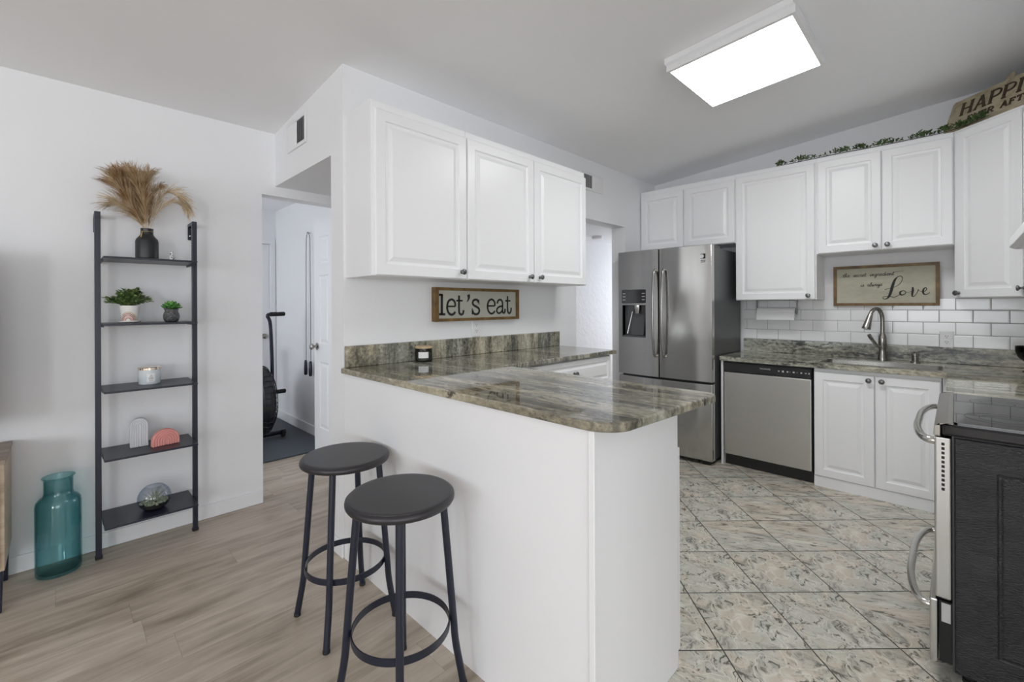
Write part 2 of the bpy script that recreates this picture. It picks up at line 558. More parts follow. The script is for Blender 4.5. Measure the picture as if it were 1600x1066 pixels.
def thing(name, label, cat, loc, rotz=0.0, group=None):
    o = bpy.data.objects.new(name, None); C.objects.link(o)
    o.empty_display_size = .05
    o.location = loc; o.rotation_euler = (0, 0, rotz)
    o['label'] = label; o['category'] = cat
    if group: o['group'] = group
    ROOTM[o.name] = Matrix.Translation(Vector(loc)) @ Matrix.Rotation(rotz, 4, 'Z')
    return o


def tag(o, label, cat, group=None):
    o['label'] = label; o['category'] = cat
    if group: o['group'] = group
    return o


def struct(name, bm, mat, label=None, bevel=0, smooth=False):
    o = link(name, bm, mat, None, smooth, bevel)
    o['kind'] = 'structure'
    ROOTM[o.name] = Matrix.Identity(4)
    if label: o['label'] = label
    return o


def lab(o, text):
    o['label'] = text; return o


def B(): return bmesh.new()


def boxes(*bs):
    bm = B()
    for b in bs: box(bm, *b)
    return bm


# ------------------------------------------------------------------ the setting
YS, YE, XF, XB, YR = 3.272, 2.24, 1.03, 4.41, -.585     # shelf wall, kitchen partition, its end face, sink wall, right wall
def cz(y): return 2.7323 - .0814 * y                     # sloped ceiling
XL, YB = -5.0, -4.5


def wallbox(name, bs, mat='wall', label=None): return struct(name, boxes(*bs), mat, label)


bm = B(); box(bm, XL, XF, YB, YS, -.06, 0); box(bm, XF, 6.5, 2.24, YS, -.06, 0); box(bm, -1.7, 1.80, YS, 5.71, -.06, 0)
struct('floor', bm, 'plank', 'grey brown plank floor of the living room, hall and gym room')
struct('floor_kitchen', boxes((XF, XB, YR, 2.24, -.06, 0)), 'tile', 'diagonal marbled stone tile floor of the kitchen')

bm = B()
prism(bm, [(YB, cz(YB)), (YS, cz(YS)), (YS, cz(YS) + .1), (YB, cz(YB) + .1)], XL, XB + .1, 'x')
struct('ceiling', bm, 'ceil', 'white sloped ceiling of living room and kitchen')
struct('ceiling_gym', boxes((-1.7, 1.90, YS + .1, 5.8, 2.42, 2.5)), 'ceil', 'flat white ceiling of the gym room')

# shelf wall, with the doorway to the gym room
DX0, DX1, DZ = .948, 1.662, 2.048
wallbox('wall_left', [(XL, DX0, YS, YS + .1, 0, 2.75), (DX0, DX1, YS, YS + .1, DZ, 2.75), (DX1, 2.3, YS, YS + .1, 0, 2.75)], 'wall', 'white wall behind the ladder shelf')
wallbox('wall_hall', [(2.3, 6.6, YS, YS + .1, 0, 2.3)], 'knock', 'white textured wall of the hall beyond the kitchen opening')
# partition between kitchen and hall, its doorway near the fridge
OX0, OX1, OZ = 3.02, 3.80, 2.042
wallbox('wall_partition', [(XF, OX0, YE, YE + .145, 0, 2.56), (OX0, OX1, YE, YE + .145, OZ, 2.56), (OX1, XB, YE, YE + .145, 0, 2.56)], 'wall', 'white partition wall behind the lettered board and wall cabinets')
bm = B()
prism(bm, [(YE + .145, 2.112), (YS, 2.112), (YS, cz(YS) + .02), (YE + .145, cz(YE + .145) + .02)], XF, 6.6, 'x')
struct('ceiling_hall', bm, 'wall', 'white dropped bulkhead over the hall')
wallbox('wall_back', [(XB, XB + .1, YR - .1, YE + .145, 0, 2.9)], 'wall', 'white wall behind the sink')
wallbox('wall_right', [(1.0, XB + .1, YR - .1, YR, 0, 2.9)], 'wall', 'white wall behind the range')
wallbox('wall_hall_side', [(XB + .1, 6.6, YE + .045, YE + .145, 0, 2.3)])
wallbox('wall_hall_end', [(6.5, 6.6, YE + .145, 2.45, 0, 2.3), (6.5, 6.6, 3.2, YS, 0, 2.3), (6.5, 6.6, 2.45, 3.2, 0, .5), (6.5, 6.6, 2.45, 3.2, 2.05, 2.3)])
# gym room
wallbox('wall_gym_right', [(1.80, 1.90, YS + .1, 5.8, 0, 2.5)], 'wall', 'white gym room wall with the hanging rope')
wallbox('wall_gym_back', [(-1.7, .98, 5.71, 5.81, 0, 2.5), (.98, 1.74, 5.71, 5.81, 2.03, 2.5), (1.74, 1.9, 5.71, 5.81, 0, 2.5)], 'wall')
wallbox('wall_gym_left', [(-1.8, -1.7, YS + .1, 3.9, 0, 2.5), (-1.8, -1.7, 5.3, 5.81, 0, 2.5), (-1.8, -1.7, 3.9, 5.3, 0, .75), (-1.8, -1.7, 3.9, 5.3, 2.05, 2.5)], 'wall')
# living room behind the camera
wallbox('wall_rear', [(XL, -4.5, YB - .1, YB, 0, 3.2), (-3.5, -1.9, YB - .1, YB, 0, 3.2), (.5, 1.1, YB - .1, YB, 0, 3.2), (-4.5, -3.5, YB - .1, YB, 0, .7),
                      (-4.5, -3.5, YB - .1, YB, 2.1, 3.2), (-1.9, .5, YB - .1, YB, 2.2, 3.2)])
wallbox('wall_far_left', [(XL - .1, XL, YB, -4.0, 0, 3.2), (XL - .1, XL, -2.2, -1.0, 0, 3.2), (XL - .1, XL, 1.2, YS, 0, 3.2), (XL - .1, XL, -4.0, -2.2, 0, .7), (XL - .1, XL, -4.0, -2.2, 2.2, 3.2), (XL - .1, XL, -1.0, 1.2, 0, .7), (XL - .1, XL, -1.0, 1.2, 2.2, 3.2)])
wallbox('wall_far_right', [(1.0, 1.1, YB, YR - .1, 0, 3.2)])


def winframe(name, axis, c, a0, a1, z0, z1, nm):
    bm = B(); w = .05
    def bar(p0, p1, q0, q1):
        if axis == 'y': box(bm, p0, p1, c - .03, c + .03, q0, q1)
        else: box(bm, c - .03, c + .03, p0, p1, q0, q1)
    bar(a0, a1, z0, z0 + w); bar(a0, a1, z1 - w, z1); bar(a0, a0 + w, z0, z1); bar(a1 - w, a1, z0, z1)
    for i in range(1, nm): m = a0 + (a1 - a0) * i / nm; bar(m - .025, m + .025, z0, z1)
    return struct(name, bm, 'trim')


winframe('window_1', 'y', YB - .05, -4.5, -3.5, .7, 2.1, 1)
winframe('window_2', 'y', YB - .05, -1.9, .5, 0, 2.2, 2)
winframe('window_3', 'x', XL - .05, -4.0, -2.2, .7, 2.2, 2)
winframe('added_fill_window', 'x', XL - .05, -1.0, 1.2, .7, 2.2, 2)  # frame of the invented opening, unseen, added for the kitchen fill light
winframe('window_4', 'x', 6.55, 2.45, 3.2, .5, 2.05, 1)
winframe('window_5', 'x', -1.75, 3.9, 5.3, .75, 2.05, 2)

# baseboards and trim
struct('baseboard_left', boxes((XL, DX0 - .002, YS - .013, YS - .001, .001, .085)), 'trim', 'white baseboard under the ladder shelf', .004)
struct('baseboard_partition', boxes((XF - .013, XF - .001, YE + .001, YE + .144, .001, .085)), 'trim', 'white baseboard at the end of the partition wall', .004)
struct('baseboard_gym', boxes((1.787, 1.799, YS + .1, 5.70, .001, .10)), 'trim', 'white baseboard in the gym room', .004)
struct('trim_1', boxes((DX0 - .0, DX1, YS + .1, YS + .115, DZ, DZ + .06)), 'trim')
struct('trim_2', boxes((.92, .98, 5.69, 5.709, 0, 2.03), (.92, 1.79, 5.69, 5.709, 2.03, 2.09), (1.74, 1.79, 5.69, 5.709, 0, 2.03)), 'trim', 'white casing of the far gym room door')


def rect_steps(bm, F, u0, u1, v0, v1, steps):
    """nested rectangles; steps are (inset, depth), front face of a moulded panel"""
    loops = []
    for ins, d in steps:
        loops.append([bm.verts.new(F(u, v, d)) for u, v in ((u0 + ins, v0 + ins), (u1 - ins, v0 + ins), (u1 - ins, v1 - ins), (u0 + ins, v1 - ins))])
    for a, b in zip(loops, loops[1:]):
        for k in range(4):
            l = (k + 1) % 4
            bm.faces.new([a[k], a[l], b[l], b[k]])
    return loops


def panel_slab(bm, F, u0, u1, v0, v1, th, steps):
    loops = rect_steps(bm, F, u0, u1, v0, v1, [(0, -th), (0, -.004), (.004, 0)] + steps)
    bm.faces.new(loops[0]); bm.faces.new(loops[-1])


RAISED = [(.052, 0), (.057, -.006), (.066, -.0075), (.071, -.0075), (.092, -.001), (.094, -.001)]
RAISED_S = [(.030, 0), (.034, -.006), (.040, -.0075), (.044, -.0075), (.058, -.001), (.060, -.001)]


def FX(x0):   # sheet facing -X, u runs along +Y ... returned in space
    return lambda u, v, d: (x0 - d, u, v)


def FY(y0):   # sheet facing -Y, u runs along +X
    return lambda u, v, d: (u, y0 - d, v)


def FYp(y0):  # sheet facing +Y
    return lambda u, v, d: (u, y0 + d, v)


def FXp(x0): return lambda u, v, d: (x0 + d, u, v)


def knob(F, u, v, parent, s=1.0):
    c = Vector(F(u, v, 0)); ax = Vector(F(u, v, 1)) - c
    bm = B()
    lathe(bm, [(.011 * s, 0), (.0105 * s, .002), (.006 * s, .005), (.0055 * s, .013), (.009 * s, .017), (.0155 * s, .021), (.0165 * s, .025), (.0145 * s, .029), (.011 * s, .0305), (.0105 * s, .0295), (.007 * s, .0305), (0, .0315)], 20, c, ax)
    return link('knob', bm, 'knob', parent, True)


def cab_door(F, u0, u1, v0, v1, parent, kn=None, th=.018, steps=RAISED, name='door'):
    bm = B(); panel_slab(bm, F, u0, u1, v0, v1, th, steps)
    d = link(name, bm, 'cab', parent)
    if kn: lab(knob(F, kn[0], kn[1], d), 'round pewter knob')
    return d


# six-panel interior doors
def six_panel(F, u0, u1, z0, z1, th, parent_name, label):
    bm = B()
    box_pts = [F(u, v, d) for u in (u0, u1) for v in (z0, z1) for d in (-th, 0)]
    xs = [p[0] for p in box_pts]; ys = [p[1] for p in box_pts]
    # slab behind, stiles and rails as the front, panels sunk between them
    w = u1 - u0; st = .105; mid = .09
    ub = [(u0 + st, u0 + w / 2 - mid / 2), (u0 + w / 2 + mid / 2, u1 - st)]
    vb = [(z0 + .22, z0 + .80), (z0 + .96, z0 + 1.56), (z0 + 1.66, z1 - .12)]
    us = [u0, ub[0][0], ub[0][1], ub[1][0], ub[1][1], u1]
    vs = [z0, vb[0][0], vb[0][1], vb[1][0], vb[1][1], vb[2][0], vb[2][1], z1]
    for side in (0, 1):
        G = F if side == 0 else (lambda u, v, d: F(u, v, -th - d))
        for i in range(5):
            for j in range(7):
                a, b, c, d = us[i], us[i + 1], vs[j], vs[j + 1]
                if i in (1, 3) and j in (1, 3, 5):
                    L = rect_steps(bm, G, a, b, c, d, [(0, 0), (.008, -.007), (.018, -.007), (.04, -.002)])
                    bm.faces.new(L[-1])
                else:
                    bm.faces.new([bm.verts.new(G(*q, 0)) for q in ((a, c), (b, c), (b, d), (a, d))])
    for q in (((u0, z0), (u1, z0)), ((u0, z1), (u1, z1)), ((u0, z0), (u0, z1)), ((u1, z0), (u1, z1))):
        (a, b), (c, d) = q
        bm.faces.new([bm.verts.new(F(a, b, 0)), bm.verts.new(F(c, d, 0)), bm.verts.new(F(c, d, -th)), bm.verts.new(F(a, b, -th))])
    bmesh.ops.remove_doubles(bm, verts=bm.verts, dist=.0002)
    return struct(parent_name, bm, 'door', label)


d1 = six_panel(FX(1.607), 3.40, 4.085, .012, 2.03, .035, 'door_1', 'white six panel door standing open into the gym room')


def round_knob(F, u, v, parent, name='knob'):
    c = Vector(F(u, v, 0)); ax = Vector(F(u, v, 1)) - c
    bm = B(); lathe(bm, [(.03, 0), (.03, .006), (.012, .010), (.011, .03), (.022, .036), (.028, .048), (.026, .058), (.015, .064), (0, .065)], 20, c, ax)
    return link(name, bm, 'nickel', parent, True)


lab(round_knob(FX(1.607), 4.02, .945, d1), 'satin nickel door knob')
round_knob(FXp(1.642), 4.02, .945, d1)
d2 = six_panel(FY(5.735), .983, 1.737, .012, 2.025, .035, 'door_2', 'closed white door in the far wall of the gym room')
lab(round_knob(FY(5.735), 1.68, .953, d2), 'satin nickel door knob')


# wall vents
def vent(name, F, u0, u1, v0, v1, label, flip):
    bm = B()
    def bx(a, b, c, d, e0, e1):
        P = [F(u, v, d_) for u in (a, b) for v in (c, d) for d_ in (e0, e1)]
        box(bm, min(p[0] for p in P), max(p[0] for p in P), min(p[1] for p in P), max(p[1] for p in P), min(p[2] for p in P), max(p[2] for p in P))
    t = thing(name, label, 'vent', F((u0 + u1) / 2, v0, 0))
    f = .022
    bx(u0, u1, v0, v0 + f, .001, .009); bx(u0, u1, v1 - f, v1, .001, .009)
    bx(u0, u0 + f, v0 + f, v1 - f, .001, .009); bx(u1 - f, u1, v0 + f, v1 - f, .001, .009)
    m = (u0 + u1) / 2; bx(m - .004, m + .004, v0 + f, v1 - f, .001, .008)
    link('frame', bm, 'plastic_w', t, bevel=.002)
    bm = B(); bx(u0 + f, u1 - f, v0 + f, v1 - f, .0005, .0012)
    link('backing', bm, 'gap', t)
    bm = B(); n = 9
    for half in (0, 1):
        a0 = (u0 + f) if half == 0 else m + .004; a1 = m - .004 if half == 0 else u1 - f
        s = flip if half == 0 else -flip
        for i in range(n):
            a = a0 + (a1 - a0) * (i + .5) / n; h = (a1 - a0) / n * .43
            q = [F(a - h * s, v0 + f, .002), F(a + h * s, v0 + f, .008), F(a + h * s, v1 - f, .008), F(a - h * s, v1 - f, .002)]
            q2 = [F(a - h * s + .001, v0 + f, .002), F(a + h * s + .001, v0 + f, .008), F(a + h * s + .001, v1 - f, .008), F(a - h * s + .001, v1 - f, .002)]
            A_ = [bm.verts.new(p) for p in q]; B_ = [bm.verts.new(p) for p in q2]
            bm.faces.new(A_); bm.faces.new(B_[::-1])
            for k in range(4): bm.faces.new([A_[k], B_[k], B_[(k + 1) % 4], A_[(k + 1) % 4]])
    link('slat', bm, 'plastic_w', t)
    return t


vent('air_vent', FX(XF), 2.715, 3.02, 2.27, 2.455, 'white louvered air vent high on the bulkhead above the hall', -1)
vent('air_vent', FY(YE), 3.10, 3.42, 2.285, 2.44, 'white louvered air vent beside the wall cabinet above the kitchen opening', -1)

bm = B(); lathe(bm, [(.065, 0), (.065, -.012), (.058, -.03), (.03, -.036), (0, -.036)], 28, (4.48, 3.01, 2.111))
tag(link('smoke_detector', bm, 'plastic_w', None, True), 'round white smoke detector on the hall ceiling', 'smoke detector')

# ------------------------------------------------------------------ kitchen: base units and worktops
ZC, ZT = .955, .983
t = thing('peninsula_cabinet', 'white panelled breakfast peninsula behind the bar stools', 'cabinet', (XF + .26, 1.4, 0))
link('body', boxes((XF, 1.553, .72, 2.238, 0, ZC - .001)), 'cab', t)
lab(link('end_panel', boxes((XF + .004, 1.555, .708, .7195, .0005, ZC - .001)), 'cab', t, bevel=.002), 'white end panel')
lab(link('trim', boxes((XF - .006, XF + .004, .702, .722, .0005, ZC - .001)), 'cab', t, bevel=.002), 'white corner trim strip')
for i, (a, b) in enumerate(((.73, 1.17), (1.18, 1.62))):
    cab_door(FXp(1.576), a if i else .7095, b, .06, .785, t, (b - .04 if i == 0 else a + .04, .73))
    cab_door(FXp(1.573), a, b, .79, .935, t, ((a + b) / 2, .862), steps=RAISED_S, name='drawer')

t = thing('base_cabinet', 'white base cabinet with a drawer under the partition worktop', 'cabinet', (2.2, 2.0, 0))
link('body', boxes((1.70, 2.735, 1.742, 2.236, .1, ZC - .001)), 'cab', t)
link('toe_kick', boxes((1.70, 2.735, 1.80, 2.236, .001, .0995)), 'cab', t)
cab_door(FY(1.722), 1.905, 2.725, .765, .945, t, (2.30, .862), steps=RAISED_S, name='drawer')
cab_door(FY(1.722), 1.905, 2.31, .115, .75, t, (2.27, .70))
cab_door(FY(1.722), 2.32, 2.725, .115, .75, t, (2.36, .70))


def arc(cx, cy, r, a0, a1, n=8): return [(cx + r * math.cos(R(a0 + (a1 - a0) * k / n)), cy + r * math.sin(R(a0 + (a1 - a0) * k / n))) for k in range(n + 1)]


bm = B()
pl = [(1.012, 2.238)] + arc(1.112, .728, .10, 180, 262) + arc(1.605, .648, .05, -80, 0, 6) + [(1.655, 1.70), (2.768, 1.70), (2.768, 2.238)]
prism(bm, pl, ZC, ZT)
t = thing('countertop', 'polished brown grey granite worktop of the peninsula and partition run', 'countertop', (1.3, 1.4, ZC))
link('slab', bm, 'granite', t, False, .006, 3)
link('backsplash', boxes((1.032, 2.768, 2.212, 2.2385, ZT + .0005, 1.094)), 'granite', t, bevel=.003)

# sink run
ZS0, ZS1, XC = .846, .880, 3.78
t = thing('sink_cabinet', 'white two door base cabinet under the sink', 'cabinet', (4.1, .39, 0))
link('body', boxes((3.82, 4.40, .062, .724, .0, .64), (3.82, 3.855, .062, .724, .64, .84), (4.23, 4.40, .062, .724, .64, .84)), 'cab', t)
link('toe_board', boxes((3.808, 3.8195, .062, .724, .0005, .074)), 'cab', t)
cab_door(FX(3.80), .066, .379, .078, .818, t, (.345, .788))
cab_door(FX(3.80), .385, .722, .078, .818, t, (.413, .788))
t = thing('base_cabinet', 'white corner base cabinet between the sink cabinet and the range', 'cabinet', (3.4, -.2, 0))
link('body', boxes((2.89, 4.40, -.583, .0, .1, .84), (3.83, 4.40, .0, .058, 0, .84)), 'cab', t)
link('toe_kick', boxes((2.89, 3.828, -.583, -.06, .001, .0995)), 'cab', t)
cab_door(FYp(.02), 2.90, 3.34, .115, .80, t, (3.30, .76)); cab_door(FYp(.02), 3.35, 3.78, .115, .80, t, (3.39, .76))
bm = boxes((3.80, 4.40, 1.347, 1.363, .0, ZS0 - .001))
tag(link('filler_panel', bm, 'cab', None, bevel=.001), 'narrow white end panel between fridge and dishwasher', 'panel')

t = thing('countertop', 'polished granite worktop of the sink run by the tiled wall', 'countertop', (4.1, .4, ZS0))
bm = B(); HX0, HX1, HY0, HY1 = 3.875, 4.205, .055, .705
box(bm, XC, HX0, .035, 1.368, ZS0, ZS1); box(bm, HX1, 4.402, .035, 1.368, ZS0, ZS1)
box(bm, HX0, HX1, .035, HY0, ZS0, ZS1); box(bm, HX0, HX1, HY1, 1.368, ZS0, ZS1)
box(bm, 2.89, 4.402, -.583, .035, ZS0, ZS1)
link('slab', bm, 'granite_sink', t)
link('backsplash', boxes((4.376, 4.402, -.583, 1.368, ZS1 + .0005, .991)), 'granite_honed', t, bevel=.002)

t = thing('sink', 'undermount stainless steel sink set in the granite worktop', 'sink', (4.04, .38, .66))
bm = B(); ol = rrect(HX0 + .0006, HX1 - .0006, HY0 + .0006, HY1 - .0006, .012); il = rrect(HX0 + .008, HX1 - .006, HY0 + .006, HY1 - .006, .03); fl = rrect(HX0 + .03, HX1 - .03, HY0 + .03, HY1 - .03, .05)
rings = [[bm.verts.new((x, y, z)) for x, y in L] for L, z in ((ol, ZS1 - .005), (il, ZS1 - .006), (il, ZS0 - .02), (fl, .665))]
for a, b in zip(rings, rings[1:]):
    for k in range(len(a)): bm.faces.new([a[k], a[(k + 1) % len(a)], b[(k + 1) % len(a)], b[k]])
bm.faces.new(rings[-1])
link('basin', bm, 'steel_trim', t, True)
bm = B(); lathe(bm, [(.045, .6655), (.045, .669), (.03, .670), (.028, .667), (0, .667)], 24, (4.04, .38, 0)); link('drain', bm, 'nickel', t, True)

t = thing('faucet', 'brushed nickel pull-down kitchen faucet behind the sink', 'faucet', (4.285, .385, ZS1 + .0005))
fx, fy, z0 = 4.285, .385, ZS1 + .0005
bm = B(); lathe(bm, [(.030, 0), (.030, .01), (.026, .03), (.022, .06), (.021, .085), (.026, .12), (.0265, .155), (.022, .185), (.015, .20), (.0145, .215)], 24, (fx, fy, z0))
link('body', bm, 'nickel', t, True)
dirv = Vector((-.75, .62)).normalized()
pth = [(0, .2), (0, .30), (.008, .345), (.028, .375), (.058, .381), (.085, .362), (.096, .335)]
bm = B(); tube(bm, [(fx + dirv.x * a, fy + dirv.y * a, z0 + b) for a, b in cr(pth, 6)], .0135, 16)
link('spout', bm, 'nickel', t, True)
a0 = Vector((fx + dirv.x * .094, fy + dirv.y * .094, z0 + .345)); ax = Vector((dirv.x * .35, dirv.y * .35, -1)).normalized()
bm = B(); lathe(bm, [(.0145, 0), (.017, .02), (.021, .06), (.026, .10), (.028, .112), (.026, .118), (0, .116)], 22, a0, ax)
link('spray_head', bm, 'nickel', t, True)
bm = B(); tube(bm, cr([(fx - .018, fy + .008, z0 + .095), (fx - .045, fy + .03, z0 + .115), (fx - .075, fy + .058, z0 + .165), (fx - .085, fy + .07, z0 + .195)], 5), [.010] * 5 + [.011] * 5 + [.0125] * 5 + [.008], 14)
link('handle', bm, 'nickel', t, True)
bm = B(); lathe(bm, [(.026, 0), (.026, .006), (.018, .01), (.018, .045), (.0215, .048), (.0215, .062), (.018, .066), (0, .066)], 22, (4.285, .205, ZS1 + .0005))
tag(link('soap_dispenser', bm, 'nickel', None, True), 'short brushed nickel cap on the worktop beside the faucet', 'dispenser')

# tiled backsplash
struct('wall_back_tile', boxes((XB - .008, XB - .0005, YR, 1.372, .9915, 1.3325)), 'subway', 'white subway tile backsplash with grey grout')
struct('wall_right_tile', boxes((2.0, XB - .0085, YR + .0005, YR + .008, .9, 1.3325)), 'wall')


def outlet(name, F, u, v, label, w=.072, h=.115):
    t = thing(name, label, 'outlet', F(u, v, 0))
    bm = B()
    L = rect_steps(bm, F, u - w / 2, u + w / 2, v - h / 2, v + h / 2, [(0, .0005), (0, .003), (.004, .0055)]); bm.faces.new(L[-1]); bm.faces.new(L[0])
    link('plate', bm, 'plastic_w', t)
    for s in (1, -1):
        bm = B()
        P = [F(u + a, v + s * .02 + b, d) for a in (-.016, .016) for b in (-.014, .014) for d in (.0056, .0072)]
        box(bm, *[f([p[i] for p in P]) for i in range(3) for f in (min, max)])
        soc = link('socket', bm, 'plastic_w', t, bevel=.001)
        bm = B()
        for a, b, ww, hh in ((-.006, .004, .0012, .004), (.006, .004, .0012, .0045), (0, -.007, .0022, .0022)):
            P = [F(u + a + x, v + s * .02 + b + y, d) for x in (-ww, ww) for y in (-hh, hh) for d in (.0073, .0078)]
            box(bm, *[f([p[i] for p in P]) for i in range(3) for f in (min, max)])
        link('slot', bm, 'ink', soc)
    return t


outlet('wall_outlet', FX(XB - .0085), .045, 1.046, 'white double wall outlet in the tile backsplash right of the faucet')
outlet('wall_outlet', FY(YE - .0005), 1.925, 1.153, 'white wall outlet on the partition under the lettered board')

# ------------------------------------------------------------------ wall cabinets
def wall_cabinet(label, bodyb, F, doors, group=None, loc=None, steps=RAISED):
    t = thing('wall_cabinet', label, 'cabinet', loc or (bodyb[0], bodyb[2], bodyb[4]), 0, group)
    link('body', boxes(bodyb), 'cab', t, bevel=.002)
    for u0, u1, v0, v1, kn in doors: cab_door(F, u0, u1, v0, v1, t, kn, steps=steps)
    return t


wall_cabinet('white single door wall cabinet at the left end above the lettered board', (1.041, 1.618, 1.969, 2.238, 1.445, 2.286), FY(1.95), [(1.055, 1.613, 1.448, 2.245, (1.573, 1.487))])
wall_cabinet('white double door wall cabinet with two knobs above the lettered board', (1.619, 2.760, 1.969, 2.238, 1.445, 2.286), FY(1.95), [(1.622, 2.178, 1.448, 2.245, (2.133, 1.484)), (2.186, 2.757, 1.448, 2.245, (2.232, 1.484))])
XU = 4.088
wall_cabinet('white two door wall cabinet above the fridge', (XU + .019, 4.408, 1.345, 2.236, 1.83, 2.42), FX(XU), [(1.350, 1.795, 1.835, 2.372, None), (1.801, 2.230, 1.835, 2.372, None)])
wall_cabinet('tall white single door wall cabinet above the dishwasher', (XU + .019, 4.408, .760, 1.3445, 1.334, 2.42), FX(XU), [(.768, 1.340, 1.337, 2.385, (.81, 1.367))])
wall_cabinet('white two door wall cabinet above the sink sign', (XU + .019, 4.408, .004, .7595, 1.682, 2.42), FX(XU), [(.010, .366, 1.685, 2.385, (.337, 1.716)), (.372, .748, 1.685, 2.385, (.404, 1.716))])
# diagonal corner cabinet
t = thing('wall_cabinet', 'white diagonal corner wall cabinet right of the sink', 'cabinet', (4.2, -.3, 1.334))
DG = .27
bm = B(); prism(bm, [(XU + .03, .003), (XU + .022, .003), (XU - DG + .016, -DG - .003), (XU - DG + .016, -.583), (4.40, -.583), (4.40, .003)], 1.334, 2.42)
link('body', bm, 'cab', t, bevel=.001)
s2 = 1 / math.sqrt(2)
def FD(u, v, d): return (XU - u * s2 - d * s2, .0 - u * s2 + d * s2, v)
dl = DG / s2
cab_door(FD, .004, dl - .004, 1.337, 2.405, t, (.022, 1.367))
wall_cabinet('white wall cabinet between the corner cabinet and the range hood', (2.885, XU - DG + .012, -.583, -DG - .022, 1.334, 2.42), FYp(-DG - .003), [(2.89, 3.36, 1.337, 2.385, (2.93, 1.367)), (3.366, XU - DG + .008, 1.337, 2.385, (XU - DG - .022, 1.385))], steps=RAISED_S)
wall_cabinet('short white wall cabinet above the range hood', (2.12, 2.88, -.583, -DG - .022, 1.72, 2.42), FYp(-DG - .003), [(2.125, 2.497, 1.725, 2.385, (2.46, 1.76)), (2.503, 2.875, 1.725, 2.385, (2.54, 1.76))])
t = thing('range_hood', 'white under-cabinet range hood above the range', 'range hood', (2.5, -.4, 1.53))
bm = B(); prism(bm, [(-.583, 1.53), (-.183, 1.53), (-.165, 1.54), (-.165, 1.575), (-.25, 1.715), (-.583, 1.715)], 2.122, 2.878, 'x')
link('body', bm, 'trim', t, bevel=.003)
link('filter', boxes((2.16, 2.84, -.55, -.22, 1.524, 1.5295)), 'steel', t)

# ------------------------------------------------------------------ fridge
FXF, FY0, FY1 = 3.65, 1.385, 2.234
t = thing('refrigerator', 'stainless french door refrigerator with ice dispenser', 'refrigerator', (4.0, 1.81, 0))
link('case', boxes((3.735, 4.36, FY0 + .006, FY1 - .006, .035, 1.765)), 'case', t, bevel=.004)
bm = B(); YM = 1.825
def bulge(y): return FXF + .022 * (((y - (FY0 + FY1) / 2) / ((FY1 - FY0) / 2)) ** 2)
def fdoor(name, y0, y1, z0, z1, hole=None):
    n = 14; ys = [y0 + (y1 - y0) * k / n for k in range(n + 1)]
    if hole: ys = sorted(set([round(y, 4) for y in ys if not (hole[0] - .01 < y < hole[1] + .01)] + [hole[0], hole[1]]))
    bm = B()
    def slab(yl, za, zb):
        prism(bm, [(bulge(y), y) for y in yl] + [(3.728, yl[-1]), (3.728, yl[0])], za, zb)
    if not hole: slab(ys, z0, z1)
    else:
        slab(ys, z0, hole[2]); slab(ys, hole[3], z1)
        slab([y for y in ys if y <= hole[0]], hole[2], hole[3]); slab([y for y in ys if y >= hole[1]], hole[2], hole[3])
        bmesh.ops.remove_doubles(bm, verts=bm.verts, dist=.0003)
    return link(name, bm, 'steel', t, True, 0 if hole else .004)
DH = (1.951, 2.187, 1.008, 1.298)
left = fdoor('door', YM + .004, FY1, .672, 1.785, DH)
right = fdoor('door', FY0, YM - .004, .672, 1.785)
low = fdoor('freezer_drawer', FY0, FY1, .035, .655)
lab(left, 'left steel door with ice dispenser'); lab(right, 'right steel door with energy sticker')
for d_, y, s in ((left, 1.853, 1), (right, 1.772, -1)):
    bm = B(); pts = [(bulge(y) + .004, y, 1.60), (bulge(y) - .03, y, 1.585), (bulge(y) - .052, y, 1.45), (bulge(y) - .058, y, 1.225), (bulge(y) - .052, y, 1.0), (bulge(y) - .03, y, .87), (bulge(y) + .004, y, .855)]
    tube(bm, cr(pts, 6), .0105, 12); lab(link('handle', bm, 'nickel', d_, True), 'bowed vertical bar handle')
bm = B(); tube(bm, cr([(3.665, FY0 + .08, .56), (3.615, FY0 + .10, .56), (3.60, FY0 + .42, .56), (3.615, FY1 - .10, .56), (3.665, FY1 - .08, .56)], 6), .0125, 12); link('handle', bm, 'steel_trim', low, True)
xb = bulge(2.07)
link('dispenser_panel', boxes((xb - .006, xb + .012, 1.945, 2.19, 1.315, 1.438)), 'black_panel', left, bevel=.003)
bm = B(); hy0, hy1, hz0, hz1 = DH; c = 3.71
for q in (((hy0, hz0), (hy1, hz0)), ((hy1, hz0), (hy1, hz1)), ((hy1, hz1), (hy0, hz1)), ((hy0, hz1), (hy0, hz0))):
    (a, b), (e, f) = q
    bm.faces.new([bm.verts.new((xb - .002, a, b)), bm.verts.new((xb - .002, e, f)), bm.verts.new((c, e, f)), bm.verts.new((c, a, b))])
bm.faces.new([bm.verts.new((c, a, b)) for a, b in ((hy0, hz0), (hy1, hz0), (hy1, hz1), (hy0, hz1))])
box(bm, xb - .008, c, hy0, hy1, hz0, hz0 + .014)
prism(bm, [(c - .005, hz0 + .02), (c - .045, hz0 + .02), (c - .008, hz1 - .08)], 1.98, 2.10, 'y')
link('dispenser_niche', bm, 'case', left)
bm = B(); lathe(bm, [(.036, 0), (.036, -.02), (.03, -.05), (.024, -.075), (.019, -.078), (0, -.07)], 20, (3.69, 2.045, hz1 - .002)); link('nozzle', bm, 'steel_trim', left, True)
bm = B(); tube(bm, [(c - .012, 2.105, hz1 - .06), (c - .05, 2.135, hz0 + .03)], .006, 8); link('lever', bm, 'steel_trim', left, True)
for yy in (2.165, 1.972):
    for zz in (1.402, 1.374, 1.346): link('button', boxes((xb - .0068, xb - .0061, yy - .014, yy + .014, zz - .003, zz + .003)), 'mark', left)
xs_ = bulge(1.46) - .0008
